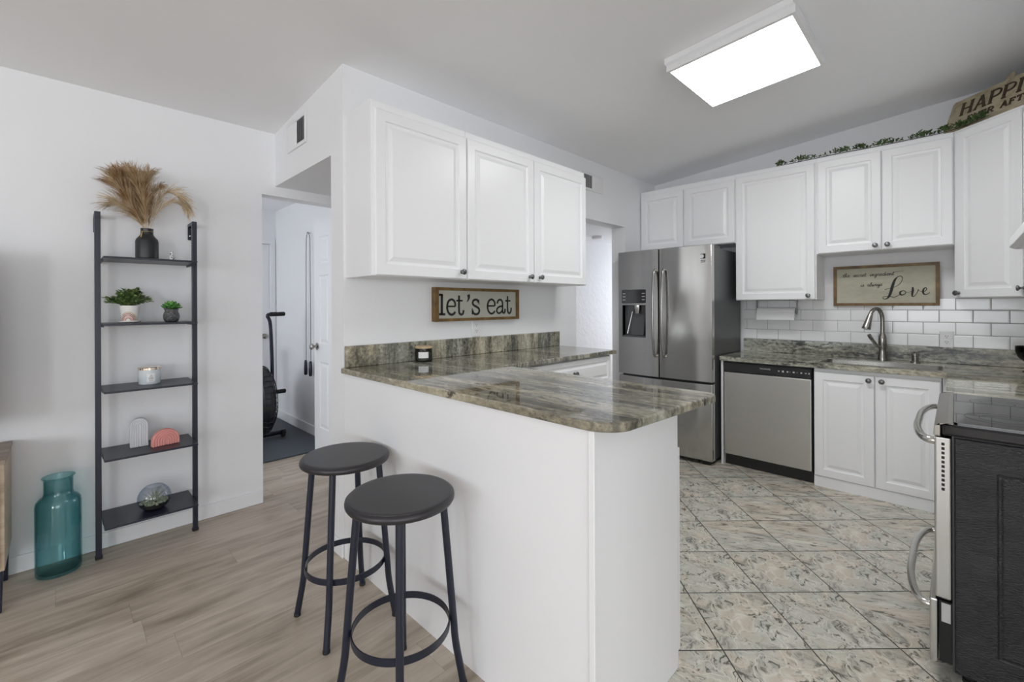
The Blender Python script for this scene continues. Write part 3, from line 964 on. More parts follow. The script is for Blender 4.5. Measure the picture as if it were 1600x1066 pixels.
bm = B(); box(bm, xs_, xs_ + .003, 1.432, 1.488, 1.672, 1.712); box(bm, xs_, xs_ + .003, 1.432, 1.488, 1.655, 1.661); box(bm, xs_, xs_ + .003, 1.434, 1.486, 1.643, 1.649)
st = link('sticker', bm, 'ink', right)
bm = B(); lathe(bm, [(.016, 0), (.016, .0006), (0, .0006)], 20, (xs_ - .0002, 1.46, 1.692), (-1, 0, 0)); link('emblem', bm, 'mark', st)
bm = B(); box(bm, xs_ + .001, xs_ + .004, 1.44, 1.53, 1.728, 1.738); link('nameplate', bm, 'steel_trim', right)
for y in (FY0 + .05, FY1 - .05):
    link('hinge_cover', boxes((3.745, 3.88, y - .04, y + .04, 1.7655, 1.787)), 'case', t, bevel=.004)
for y in (FY0 + .06, FY1 - .06):
    bm = B(); box(bm, 3.69, 3.79, y - .03, y + .03, 0.0005, .034); link('foot', bm, 'rubber', t)

# ------------------------------------------------------------------ dishwasher
t = thing('dishwasher', 'stainless dishwasher with black control strip beside the sink cabinet', 'dishwasher', (4.1, 1.04, 0))
link('tub', boxes((3.835, 4.38, .738, 1.342, .09, .838)), 'case', t)
link('door', boxes((3.80, 3.834, .738, 1.342, .093, .755)), 'steel_dw', t, bevel=.006, seg=3)
cp = link('control_panel', boxes((3.802, 3.834, .738, 1.342, .757, .832)), 'black_panel', t, bevel=.005)
link('pocket_handle', boxes((3.7995, 3.803, .965, 1.10, .7585, .775)), 'ink', cp)
xq = 3.8015
for y, w, h in ((.945, .010, .009), (.918, .012, .014), (.888, .010, .010), (.872, .004, .004), (.848, .012, .010), (.826, .004, .004), (.800, .010, .010), (.772, .012, .006), (.752, .007, .012)):
    link('button', boxes((xq - .0006, xq + .002, y - w / 2, y + w / 2, .797 - h / 2, .797 + h / 2)), 'mark', cp)


def text_mesh(name, body, size, mat, parent, origin, ux, uy):
    cu = bpy.data.curves.new(name, 'FONT'); cu.body = body; cu.size = size; cu.extrude = .0004; cu.align_x = 'CENTER'; cu.align_y = 'CENTER'
    o = bpy.data.objects.new(name, cu); C.objects.link(o)
    bpy.context.view_layer.update()
    me = bpy.data.meshes.new_from_object(o.evaluated_get(bpy.context.evaluated_depsgraph_get()))
    bpy.data.objects.remove(o)
    ux, uy = Vector(ux), Vector(uy); uz = ux.cross(uy)
    me.transform(Matrix((( ux.x, uy.x, uz.x, origin[0]), (ux.y, uy.y, uz.y, origin[1]), (ux.z, uy.z, uz.z, origin[2]), (0, 0, 0, 1))))
    bm = B(); bm.from_mesh(me)
    return link(name, bm, mat, parent)


text_mesh('brand_lettering', 'FRIGIDAIRE', .0145, 'mark', cp, (3.8012, 1.038, .803), (0, -1, 0), (0, 0, 1))
link('toe_kick', boxes((3.845, 3.86, .738, 1.342, .0005, .088)), 'black_panel', t)

# ------------------------------------------------------------------ range
RX0, RX1, RY0, RY1 = 2.128, 2.882, -.575, .05
ZR = .893
t = thing('range', 'black and stainless electric range seen from its black side', 'range', (2.5, -.26, 0))
link('body', boxes((RX0 + .012, RX1 - .012, RY0, RY1 - .04, .045, ZR - .045)), 'case', t)
bm = B(); F_ = lambda u, v, d: (RX0 - d + .0125, u, v)
L = rect_steps(bm, F_, RY0 + .01, RY1 - .045, .048, ZR - .048, [(0, 0), (0, .009), (.004, .0125), (.098, .0125), (.103, .0108), (.108, .0108), (.113, .0125), (.115, .0125)]); bm.faces.new(L[-1]); bm.faces.new(L[0])
lab(link('side_panel', bm, 'side', t), 'black textured metal side')
lab(link('side_panel', boxes((RX1 - .0115, RX1 - .001, RY0 + .01, RY1 - .045, .048, ZR - .048)), 'side', t), 'far black side')
bm = B(); prism(bm, rrect(RX0 - .004, RX1 + .003, RY0, RY1 - .012, .012), ZR - .044, ZR - .006)
lab(link('cooktop_frame', bm, 'black_gloss', t, True, .008, 3), 'glossy black cooktop rim')
bm = B(); prism(bm, rrect(RX0 + .028, RX1 - .03, RY0 + .05, RY1 - .045, .01), ZR - .0058, ZR - .001)
lab(link('cooktop', bm, 'black_glass', t, False), 'reflective black glass cooktop')
bm = B(); prism(bm, [(RY1 - .012, ZR - .05), (RY1 + .006, ZR - .046), (RY1 + .004, ZR - .012), (RY1 - .030, ZR + .001), (RY1 - .044, ZR + .001), (RY1 - .044, ZR - .0055), (RY1 - .012, ZR - .0055)], RX0 - .002, RX1 + .002, 'x')
lab(link('front_trim', bm, 'nickel', t, bevel=.002), 'stainless strip along the front of the cooktop')
dr = link('oven_door', boxes((RX0 + .004, RX1 - .004, RY1 - .039, RY1 + .004, .285, ZR - .052)), 'steel', t, bevel=.006, seg=3)
link('window', boxes((RX0 + .15, RX1 - .15, RY1 + .004, RY1 + .0055, .42, .68)), 'black_glass', dr)
bm = B()
for k in range(11):
    z = ZR - .075 - k * .0155; box(bm, RX0 + .0025, RX0 + .006, RY1 - .022, RY1 - .014, z - .005, z + .004)
link('vent_slots', bm, 'ink', dr)
def bow_handle(parent, z, y0, out):
    """a bar bowed outward in plan, both ends fixed to the front"""
    bm = B(); m = (RX0 + RX1) / 2
    tube(bm, cr([(RX0 + .022, y0 - .003, z), (RX0 + .03, y0 + out * .35, z), (RX0 + .10, y0 + out * .72, z), (m - .15, y0 + out * .97, z), (m, y0 + out, z), (m + .15, y0 + out * .97, z), (RX1 - .10, y0 + out * .72, z), (RX1 - .03, y0 + out * .35, z), (RX1 - .022, y0 - .003, z)], 6), .0125, 12)
    return link('handle', bm, 'steel_trim', parent, True)
lab(bow_handle(dr, .822, RY1 + .004, .055), 'bowed stainless oven handle')
dw = link('storage_drawer', boxes((RX0 + .004, RX1 - .004, RY1 - .004, RY1 + .018, .055, .278)), 'steel', t, bevel=.006, seg=3)
lab(bow_handle(dw, .245, RY1 + .018, .062), 'bowed stainless drawer handle')
link('base_frame', boxes((RX0 + .02, RX1 - .02, RY1 - .0395, RY1 - .006, .06, .27)), 'ink', t)
link('data_label', boxes((RX0 + .017, RX0 + .0195, RY1 - .035, RY1 - .012, .20, .265)), 'mark', t)
for x in (RX0 + .06, RX1 - .06):
    for y in (RY0 + .06, RY1 - .08):
        bm = B(); lathe(bm, [(.018, .0005), (.018, .012), (.01, .013), (.01, .0445)], 14, (x, y, 0)); link('foot', bm, 'rubber', t, True)
link('backguard', boxes((RX0, RX1, RY0, RY0 + .045, ZR - .005, ZR + .16)), 'black_panel', t, bevel=.01, seg=3)
for x, y, r in ((2.32, -.12, .10), (2.68, -.12, .08), (2.32, -.40, .08), (2.68, -.40, .10)):
    for rr in (r, r * .62):
        n = 40; bm = B()
        a = [bm.verts.new((x + rr * math.cos(2 * PI * k / n), y + rr * math.sin(2 * PI * k / n), ZR - .0008)) for k in range(n)]
        b = [bm.verts.new((x + (rr - .002) * math.cos(2 * PI * k / n), y + (rr - .002) * math.sin(2 * PI * k / n), ZR - .0008)) for k in range(n)]
        for k in range(n): bm.faces.new([a[k], a[(k + 1) % n], b[(k + 1) % n], b[k]])
        link('burner_ring', bm, 'ink_g', t)

# ------------------------------------------------------------------ ceiling light
th = math.atan(-.0814)
t = thing('ceiling_light', 'square fluorescent ceiling light over the kitchen', 'ceiling light', (2.62, .81, cz(.81)))
def FC(x, y, d): return (x, y, cz(y) - d)
bm = B()
def slope_ring(rings):
    L = [[bm.verts.new(FC(x, y, d)) for x, y in ((x0, y0), (x1, y0), (x1, y1), (x0, y1))] for x0, x1, y0, y1, d in rings]
    for a, b in zip(L, L[1:]):
        for k in range(4): bm.faces.new([a[k], a[(k + 1) % 4], b[(k + 1) % 4], b[k]])
    return L
lx0, lx1, ly0, ly1 = 2.325, 2.925, .515, 1.095
L = slope_ring([(lx0 - .0, lx1 + .0, ly0 - .0, ly1 + .03, .0015), (lx0, lx1, ly0, ly1 + .03, .03), (lx0 - .012, lx1 + .012, ly0 - .012, ly1 + .012, .055), (lx0 - .012, lx1 + .012, ly0 - .012, ly1 + .012, .085), (lx0 + .004, lx1 - .004, ly0 + .004, ly1 - .004, .088), (lx0 + .004, lx1 - .004, ly0 + .004, ly1 - .004, .06)])
bm.faces.new(L[0]); bm.faces.new(L[-1])
link('housing', bm, 'lamp_metal', t)
bm = B(); e = .006
L = slope_ring([(lx0 + e, lx1 - e, ly0 + e, ly1 - e, .062), (lx0 + e, lx1 - e, ly0 + e, ly1 - e, .086), (lx0 + .03, lx1 - .03, ly0 + .03, ly1 - .03, .094)]); bm.faces.new(L[0]); bm.faces.new(L[-1])
lab(link('lens', bm, 'lens', t), 'glowing white lens')
# ------------------------------------------------------------------ things on walls and worktops
import json
STR = json.loads('''{"EAT":[[[[0.0335,0.1615],[0.0587,0.1619]],0.0132],[[[0.0546,0.1659],[0.054,0.0426]],0.0165],[[[0.0319,0.0442],[0.0794,0.0434]],0.0132],[[[0.0961,0.0917],[0.1569,0.0914]],0.0106],[[[0.1569,0.0914],[0.1539,0.1167],[0.1386,0.1318],[0.1228,0.1334],[0.1056,0.1242],[0.0962,0.1042],[0.095,0.0792],[0.1031,0.055],[0.1223,0.0405],[0.1434,0.0443],[0.1567,0.0576]],0.0139],[[[0.1868,0.1594],[0.1863,0.0658],[0.1916,0.0465],[0.2052,0.0395],[0.2183,0.0469],[0.2229,0.0675]],0.0139],[[[0.1651,0.1269],[0.2155,0.1271]],0.0106],[[[0.2612,0.1655],[0.2668,0.1517],[0.2622,0.1343],[0.252,0.1195]],[0.0224,0.0198,0.0106,0.004]],[[[0.3506,0.1339],[0.3516,0.1029]],0.0066],[[[0.3481,0.1171],[0.3383,0.1312],[0.3238,0.1342],[0.3047,0.1284],[0.2983,0.1126],[0.3063,0.0995],[0.3293,0.0884],[0.3491,0.0772],[0.3542,0.0594],[0.343,0.0432],[0.3232,0.0391],[0.3042,0.0469],[0.2969,0.0645]],0.0139],[[[0.2947,0.0777],[0.2945,0.0383]],0.0066],[[[0.429,0.0934],[0.4936,0.0932]],0.0106],[[[0.4936,0.0932],[0.4904,0.1188],[0.4742,0.134],[0.4574,0.1356],[0.4391,0.1262],[0.4291,0.106],[0.4278,0.0808],[0.4365,0.0564],[0.4569,0.0417],[0.4792,0.0456],[0.4934,0.0591]],0.0132],[[[0.5164,0.1091],[0.5242,0.1285],[0.5454,0.1355],[0.5615,0.1249],[0.5659,0.1035],[0.5656,0.0568],[0.5753,0.0446],[0.5871,0.051],[0.5898,0.073]],0.0132],[[[0.5658,0.0918],[0.5367,0.0873],[0.5162,0.075],[0.5117,0.0566],[0.5269,0.0435],[0.5493,0.0487],[0.565,0.0662]],0.0125],[[[0.6142,0.16],[0.6136,0.0704],[0.6195,0.0477],[0.6335,0.0418],[0.6463,0.0549],[0.6498,0.0796]],0.0132],[[[0.5922,0.1278],[0.6421,0.128]],0.0106]],"LOVE":[[[[0.3181,0.122],[0.3458,0.1315],[0.3733,0.1396],[0.4005,0.1594],[0.4162,0.1884],[0.4185,0.2089],[0.4074,0.2213],[0.3894,0.2133],[0.3735,0.1872],[0.3619,0.1459],[0.3526,0.1043],[0.341,0.0686],[0.3248,0.052],[0.3095,0.0534],[0.3067,0.0644],[0.3202,0.0702],[0.3456,0.0715],[0.3685,0.0646],[0.3912,0.0737],[0.4056,0.0865]],[0.0036,0.0036,0.0036,0.0036,0.0036,0.0043,0.005,0.0065,0.0144,0.0173,0.0173,0.013,0.0058,0.0043,0.0036,0.0036,0.0043,0.0043,0.0036,0.0029]],[[[0.4191,0.1104],[0.4075,0.1042],[0.4047,0.09],[0.4136,0.0804],[0.4292,0.0848],[0.4359,0.0994],[0.4293,0.1095],[0.4191,0.1104]],[0.0058,0.0101,0.0115,0.0086,0.005,0.005,0.005,0.0058]],[[[0.4359,0.1011],[0.4536,0.0995],[0.4733,0.1084]],0.0029],[[[0.4747,0.1363],[0.4755,0.113],[0.4719,0.0868],[0.4731,0.0693],[0.4827,0.0691],[0.4957,0.0892],[0.504,0.1122],[0.5057,0.1209]],[0.0086,0.013,0.0115,0.0072,0.0043,0.0036,0.0043,0.0043]],[[[0.5057,0.1133],[0.5228,0.1025],[0.5398,0.1055],[0.55,0.119],[0.5449,0.1301],[0.5352,0.1229],[0.53,0.1029],[0.5355,0.0838],[0.5503,0.0823],[0.5671,0.0962]],[0.0029,0.0029,0.0043,0.005,0.0058,0.0086,0.0115,0.0086,0.005,0.0029]]],"LOVEpos":[[0.0741,0.2314],[0.3736,0.2349],[0.177,0.1551],[0.3089,0.1567]]}''')
t = thing('wall_sign', 'wooden framed board reading let\'s eat on the partition wall', 'sign', (1.574, 2.2, 1.204))
SX0, SX1, SZ0, SZ1 = 1.574, 2.295, 1.204, 1.411
fw = .026
link('frame', boxes((SX0, SX1, 2.2, 2.238, SZ0, SZ0 + fw * .7), (SX0, SX1, 2.2, 2.238, SZ1 - fw * .7, SZ1), (SX0, SX0 + fw, 2.2, 2.238, SZ0 + fw * .7, SZ1 - fw * .7), (SX1 - fw, SX1, 2.2, 2.238, SZ0 + fw * .7, SZ1 - fw * .7)), 'frame', t)
link('board', boxes((SX0 + .01, SX1 - .01, 2.21, 2.236, SZ0 + .008, SZ1 - .008)), 'eatpaint', t)
bm = B(); G = lambda x, y, d: (SX0 + x, 2.2099 - d, SZ0 + y)
for P, w in STR['EAT']: stroke(bm, P, w, G)
lab(link('lettering', bm, 'ink', t), 'black typewriter letters')

t = thing('wall_sign', 'wooden framed script sign with the word Love above the sink', 'sign', (4.38, .387, 1.284))
LX = 4.372; y1, y0, zz0, zz1 = .696, .078, 1.284, 1.596
fw = .022
link('frame', boxes((LX, 4.4005, y0, y1, zz0, zz0 + fw), (LX, 4.4005, y0, y1, zz1 - fw, zz1), (LX, 4.4005, y1 - fw, y1, zz0 + fw, zz1 - fw), (LX, 4.4005, y0, y0 + fw, zz0 + fw, zz1 - fw)), 'frame', t)
link('board', boxes((LX + .006, 4.4003, y0 + .01, y1 - .01, zz0 + .01, zz1 - .01)), 'signpaint', t)
G = lambda x, y, d: (LX + .0059 - d, y1 - x, zz0 + y)
bm = B()
for P, w in STR['LOVE']: stroke(bm, P, w, G)
CUR = {'e': ([(0, .45), (.35, .55), (.45, .85), (.25, 1), (.05, .7), (.1, .15), (.35, 0), (.65, .3)], .65), 't': ([(0, .2), (.3, 1.7), (.12, .3), (.25, 0), (.5, .25)], .5),
       'h': ([(0, .2), (.35, 1.8), (.2, 1.9), (.1, .0), (.3, .8), (.5, .85), (.5, .15), (.65, 0), (.85, .3)], .85), 's': ([(0, .2), (.35, 1.05), (.45, .4), (.3, 0), (.05, .1), (.3, 0), (.6, .3)], .6),
       'c': ([(.5, .85), (.3, 1), (.05, .6), (.15, .1), (.4, .05), (.65, .3)], .65), 'r': ([(0, .2), (.15, 1.05), (.4, .9), (.35, .2), (.5, 0), (.65, .25)], .65),
       'i': ([(0, .3), (.2, .95), (.15, .15), (.3, 0), (.5, .3)], .5), 'n': ([(0, .3), (.15, 1), (.1, 0), (.35, .9), (.5, .85), (.5, .1), (.65, 0), (.8, .3)], .8),
       'g': ([(.5, .9), (.2, 1), (.05, .5), (.2, .05), (.5, .5), (.55, .95), (.4, -.8), (.1, -.9), (.2, -.4), (.75, .3)], .75),
       'd': ([(.5, .9), (.2, 1), (.05, .5), (.2, .05), (.45, .3), (.8, 1.9), (.5, .2), (.65, 0), (.8, .3)], .8), 'a': ([(.5, .9), (.2, 1), (.05, .5), (.2, .05), (.45, .4), (.55, .95), (.5, .15), (.65, 0), (.8, .3)], .8),
       'l': ([(0, .2), (.4, 1.6), (.3, 1.9), (.1, 1), (.15, .1), (.3, 0), (.5, .3)], .5), 'w': ([(0, .3), (.15, 1), (.15, .1), (.35, 0), (.5, .9), (.5, .1), (.75, .05), (.9, .95), (1.1, .85)], 1.05),
       'y': ([(0, .3), (.15, 1), (.2, .2), (.4, .15), (.55, 1), (.45, -.7), (.15, -.9), (.2, -.3), (.75, .3)], .75)}
def script(bm, s, x, y, h, x1, dz=0):
    tot = sum(CUR[c][1] if c != ' ' else 1.0 for c in s); k = (x1 - x) / tot; px = x; i = 0
    for c in s:
        if c == ' ': px += k; continue
        g, adv = CUR[c]
        yy = y + dz * (px - x) / (x1 - x)
        stroke(bm, [(px + a * k * 1.05 + b * h * .15, yy + b * h) for a, b in g], .0030, G, n=4)
        if c == 't': stroke(bm, [(px, yy + 1.15 * h), (px + .55 * k, yy + 1.25 * h)], .0024, G)
        if c == 'i': stroke(bm, [(px + .3 * k + .2 * h, yy + 1.4 * h), (px + .4 * k + .2 * h, yy + 1.5 * h)], .003, G)
        px += adv * k
script(bm, 'the secret ingredient', .062, .226, .0150, .372, .004)
script(bm, 'is always', .172, .149, .0150, .302, .003)
stroke(bm, [(.045, .226), (.055, .231), (.066, .230)], .0018, G); stroke(bm, [(.368, .252), (.395, .256), (.425, .257)], .0018, G)
lab(link('lettering', bm, 'ink', t), 'black handwritten script')

# sign on top of the cabinets
t = thing('plank_sign', 'cream wooden plank sign with dark raised letters on top of the corner cabinet', 'sign', (4.16, -.0, 2.421))
o0 = Vector((4.232, .052, 2.4215)); eu = Vector((-s2, -s2, 0)); en = Vector((-s2, s2, 0)); LE = R(17)
ev = Vector((0, 0, 1)) * math.cos(LE) - en * math.sin(LE); ed = en * math.cos(LE) + Vector((0, 0, 1)) * math.sin(LE)
def FS(x, y, d): return tuple(o0 + eu * x + ev * y + ed * d)
def plank(bm, pts, d0, d1):
    A_ = [bm.verts.new(FS(x, y, d0)) for x, y in pts]; B_ = [bm.verts.new(FS(x, y, d1)) for x, y in pts]
    bm.faces.new(A_); bm.faces.new(B_[::-1])
    for k in range(len(pts)): bm.faces.new([A_[k], B_[k], B_[(k + 1) % len(pts)], A_[(k + 1) % len(pts)]])
bm = B(); plank(bm, [(0, .0), (.012, .222), (.025, .236), (.675, .236), (.70, .222), (.70, .0)], 0, .014); link('board', bm, 'happy', t, bevel=.002)
bm = B(); plank(bm, [(.03, .0), (.036, .234), (.040, .234), (.034, .0)], .0142, .0155); link('edge_strip', bm, 'happy', t)
bm = B(); plank(bm, [(.255, .16), (.323, .276), (.333, .287), (.352, .289), (.358, .272), (.366, .16)], -.012, -.0005); link('stake', bm, 'happy', t, bevel=.002)
GL = {'H': [[(.12, 0), (.12, 1), .17], [(.8, 0), (.8, 1), .17], [(.12, .5), (.8, .5), .08], [(0, .03), (.26, .03), .06], [(.66, .03), (.94, .03), .06], [(0, .97), (.26, .97), .06], [(.66, .97), (.94, .97), .06]],
      'A': [[(.1, 0), (.46, 1), .08], [(.44, 1), (.82, 0), .18], [(.2, .33), (.7, .33), .07], [(0, .03), (.22, .03), .06], [(.68, .03), (.97, .03), .06]],
      'P': [[(.14, 0), (.14, 1), .17], [(.14, .96), (.5, .96), (.74, .86), (.78, .72), (.72, .55), (.5, .47), (.14, .47), .10], [(0, .03), (.3, .03), .06], [(0, .97), (.2, .97), .06]],
      'I': [[(.2, 0), (.2, 1), .18], [(.05, .03), (.36, .03), .06], [(.05, .97), (.36, .97), .06]],
      'L': [[(.14, 0), (.14, 1), .17], [(0, .03), (.7, .03), .07], [(.69, 0), (.69, .25), .06], [(0, .97), (.3, .97), .06]],
      'Y': [[(.1, 1), (.42, .45), .16], [(.42, .45), (.78, 1), .08], [(.42, 0), (.42, .5), .17], [(.26, .03), (.58, .03), .06], [(0, .97), (.24, .97), .06], [(.64, .97), (.9, .97), .06]],
      'E': [[(.14, 0), (.14, 1), .17], [(0, .03), (.68, .03), .08], [(.14, .5), (.5, .5), .08], [(0, .97), (.66, .97), .08], [(.67, 0), (.67, .24), .06], [(.65, .78), (.65, 1), .06], [(.5, .38), (.5, .62), .06]],
      'V': [[(.1, 1), (.44, 0), .18], [(.44, 0), (.8, 1), .08], [(0, .97), (.24, .97), .06], [(.66, .97), (.9, .97), .06]],
      'R': [[(.14, 0), (.14, 1), .17], [(.14, .96), (.48, .96), (.7, .87), (.73, .73), (.68, .57), (.48, .5), (.14, .5), .10], [(.42, .5), (.76, .02), .17], [(0, .03), (.3, .03), .06], [(.68, .03), (.92, .03), .06], [(0, .97), (.2, .97), .06]],
      'F': [[(.14, 0), (.14, 1), .17], [(0, .03), (.3, .03), .06], [(.14, .5), (.5, .5), .08], [(0, .97), (.66, .97), .08], [(.65, .76), (.65, 1), .06], [(.5, .38), (.5, .62), .06]],
      'T': [[(.42, 0), (.42, 1), .18], [(.26, .03), (.58, .03), .06], [(.04, .97), (.8, .97), .08], [(.05, .74), (.05, 1), .06], [(.79, .74), (.79, 1), .06]]}
WD = {'H': .98, 'A': .98, 'P': .86, 'I': .5, 'L': .8, 'Y': .95, 'E': .8, 'V': .95, 'R': .96, 'F': .8, 'T': .9}
def serif(bm, s, x, y, h, x1):
    tot = sum(WD[c] + .1 if c != ' ' else .7 for c in s); k = (x1 - x) / tot; px = x
    for c in s:
        if c == ' ': px += .7 * k; continue
        for st in GL[c]:
            stroke(bm, [(px + a * k, y + b * h) for a, b in st[:-1]], st[-1] * (k * .75 + h * .25), lambda a, b, d: FS(a, b, d + .0141), .006, n=4)
        px += (WD[c] + .1) * k
bm = B(); serif(bm, 'HAPPILY', .088, .112, .088, .62); serif(bm, 'EVER AFTER', .15, .050, .038, .56)
lab(link('lettering', bm, 'happy_l', t), 'dark raised serif letters')

# garland
def leaf(bm, p, d, up, L, w, fold=.25):
    d = Vector(d).normalized(); s_ = d.cross(Vector(up))
    s_ = s_.normalized() if s_.length > 1e-4 else d.orthogonal().normalized()
    n_ = s_.cross(d); p = Vector(p)
    a = bm.verts.new(p); m1 = bm.verts.new(p + d * L * .35 + s_ * w * .5 + n_ * w * fold); m2 = bm.verts.new(p + d * L * .7 + s_ * w * .42 + n_ * w * fold)
    n1 = bm.verts.new(p + d * L * .35 - s_ * w * .5 + n_ * w * fold); n2 = bm.verts.new(p + d * L * .7 - s_ * w * .42 + n_ * w * fold)
    c1 = bm.verts.new(p + d * L * .35); c2 = bm.verts.new(p + d * L * .7); e = bm.verts.new(p + d * L)
    for q in ((a, c1, m1), (a, n1, c1), (c1, c2, m2, m1), (c1, n1, n2, c2), (c2, e, m2), (c2, n2, e)): bm.faces.new(q)
rg = random.Random(4)
t = thing('garland', 'boxwood leaf garland lying along the front of the cabinet tops', 'garland', (4.13, .5, 2.421))
path = cr([(4.135, 1.03, 2.427), (4.125, .85, 2.428), (4.12, .60, 2.430), (4.118, .44, 2.426), (4.125, .25, 2.43), (4.115, .08, 2.43), (4.072, -.03, 2.43), (4.02, -.084, 2.432), (3.965, -.132, 2.434)], 22)
bm = B(); tube(bm, path, .0022, 6); link('vine', bm, 'soil', t)
bm = B()
for i, p in enumerate(path):
    cl = .5 + .5 * math.sin(i * .34 + .9 * math.sin(i * .11))
    for k in range(1 + int(7 * cl ** 1.5)):
        a = rg.uniform(-.05 * PI, 1.05 * PI)
        d = Vector((-abs(math.cos(a)) * .4 if rg.random() < .35 else math.cos(a) * .5, rg.uniform(-1, 1), abs(math.sin(a)) * .9))
        base = Vector(p) + Vector((rg.uniform(-.006, .010), rg.uniform(-.012, .012), rg.uniform(.0, .012 + .022 * cl)))
        leaf(bm, base, d, (0, 0, 1), rg.uniform(.018, .030), rg.uniform(.010, .016))
link('leaves', bm, 'leaf_g', t)

# paper towel
t = thing('paper_towel_roll', 'white paper towel roll on a holder under the cabinet by the fridge', 'paper towel', (4.3, 1.09, 1.33))
bm = B(); lathe(bm, [(.02, 0), (.048, 0), (.048, .285), (.02, .285)], 28, (4.31, .945, 1.225), (0, 1, 0)); link('roll', bm, 'towel', t, True)
bm = B(); tube(bm, [(4.31, .935, 1.225), (4.31, 1.24, 1.225)], .008, 10)
box(bm, 4.295, 4.325, .932, .938, 1.218, 1.329); box(bm, 4.295, 4.325, 1.236, 1.242, 1.218, 1.329); box(bm, 4.29, 4.33, .932, 1.242, 1.329, 1.3335)
link('holder', bm, 'knob', t)
bm = B(); box(bm, 4.2605, 4.2625, .946, 1.228, 1.168, 1.226); link('loose_sheet', bm, 'towel', t)

# candle on the peninsula run
def jar(name, label, c, r, h, glassm, waxm, lidm, lid_h, lw=None, oval=1.0):
    t = thing(name, label, 'candle', c)
    bm = B(); x, y, z = c
    lathe(bm, [(r * .94, 0), (r, .006), (r, h), (r - .0035, h), (r - .0035, .008), (0, .008)], 36, c); link('jar', bm, glassm, t, True)
    bm = B(); lathe(bm, [(0, .0085), (r - .004, .0085), (r - .004, h * .72), (0, h * .70)], 32, c, cap=False); link('wax', bm, waxm, t, True)
    bm = B(); lathe(bm, [(r + .002, h + .0005), (r + .002, h + lid_h - .002), (r, h + lid_h), (0, h + lid_h)], 36, c); link('lid', bm, lidm, t, True)
    return t
cc = (1.462, 2.157, ZT + .0008)
t = jar('candle', 'grey glass candle with wooden lid and white label on the granite worktop', cc, .047, .075, 'candle_glass', 'white_glz', 'lidwood', .012)
def curved(name, c, r, a0, a1, z0, z1, mat, parent, n=10):
    bm = B(); L = []
    for k in range(n + 1):
        a = R(a0 + (a1 - a0) * k / n)
        L.append([bm.verts.new((c[0] + rr * math.cos(a), c[1] + rr * math.sin(a), c[2] + z)) for rr, z in ((r, z0), (r + .0008, z0), (r + .0008, z1), (r, z1))])
    for a, b in zip(L, L[1:]):
        for k in range(4): bm.faces.new([a[k], a[(k + 1) % 4], b[(k + 1) % 4], b[k]])
    bm.faces.new(L[0]); bm.faces.new(L[-1])
    return link(name, bm, mat, parent, True)
curved('label', cc, .0472, 198, 268, .022, .056, 'paper', t)

# dark glass bowl at the right end of the sink run
t = thing('glass_goblet', 'dark smoked glass bowl on a foot at the right end of the sink worktop', 'glass', (4.16, -.345, ZS1 + .0006))
bm = B(); lathe(bm, [(.055, 0), (.055, .004), (.016, .012), (.009, .03), (.012, .042), (.045, .058), (.072, .085), (.084, .12), (.086, .155), (.083, .155), (.081, .12), (.069, .087), (.043, .062), (.0, .05)], 40, (4.16, -.345, ZS1 + .0006)); link('bowl', bm, 'smoke', t, True)

# ------------------------------------------------------------------ bar stools
def bar_stool(label, x, y, rot, group):
    t = thing('bar_stool', label, 'stool', (x, y, 0), rot, group)
    bm = B(); lathe(bm, [(0, .650), (.168, .650), (.1745, .652), (.1775, .657), (.178, .664), (.1765, .670), (.171, .6745), (.1685, .6755), (.1675, .6775), (.166, .678), (.155, .678), (0, .678)], 64, cap=False)
    link('seat', bm, 'stool_seat', t, True, local=True)
    bm = B(); tube(bm, [(.13 * math.cos(2 * PI * k / 40), .13 * math.sin(2 * PI * k / 40), .645) for k in range(40)], .007, 8, closed=True); link('seat_ring', bm, 'stool', t, True, local=True)
    for k in range(4):
        a = PI / 4 + k * PI / 2; c, s = math.cos(a), math.sin(a)
        bm = B(); pts = cr([(.138 * c, .138 * s, .651), (.155 * c, .155 * s, .45), (.1725 * c, .1725 * s, .235), (.180 * c, .180 * s, .15), (.196 * c, .196 * s, .06), (.206 * c, .206 * s, .004)], 5)
        tube(bm, pts, .0125, 14); l = link('leg', bm, 'stool', t, True, local=True)
        bm = B(); lathe(bm, [(.0135, .0005), (.0135, .012), (.0127, .013)], 14, (.2055 * c, .2055 * s, 0)); link('foot_cap', bm, 'rubber', l, True, local=True)
    bm = B(); n = 56; rr = .1605
    rings = []
    for k in range(n):
        a = 2 * PI * k / n
        rings.append([bm.verts.new((r * math.cos(a), r * math.sin(a), z)) for r, z in ((rr - .004, .222), (rr + .0, .222), (rr + .0, .246), (rr - .004, .246))])
    for i in range(n):
        a, b = rings[i], rings[(i + 1) % n]
        for k in range(4): bm.faces.new([a[k], a[(k + 1) % 4], b[(k + 1) % 4], b[k]])
    link('footrest_ring', bm, 'stool', t, True, local=True)
    return t
bar_stool('round black metal bar stool farther from the camera by the partition end', .845, 1.825, R(0), 'black bar stools')
bar_stool('round black metal bar stool in front, nearer the camera', .80, 1.318, R(12), 'black bar stools')

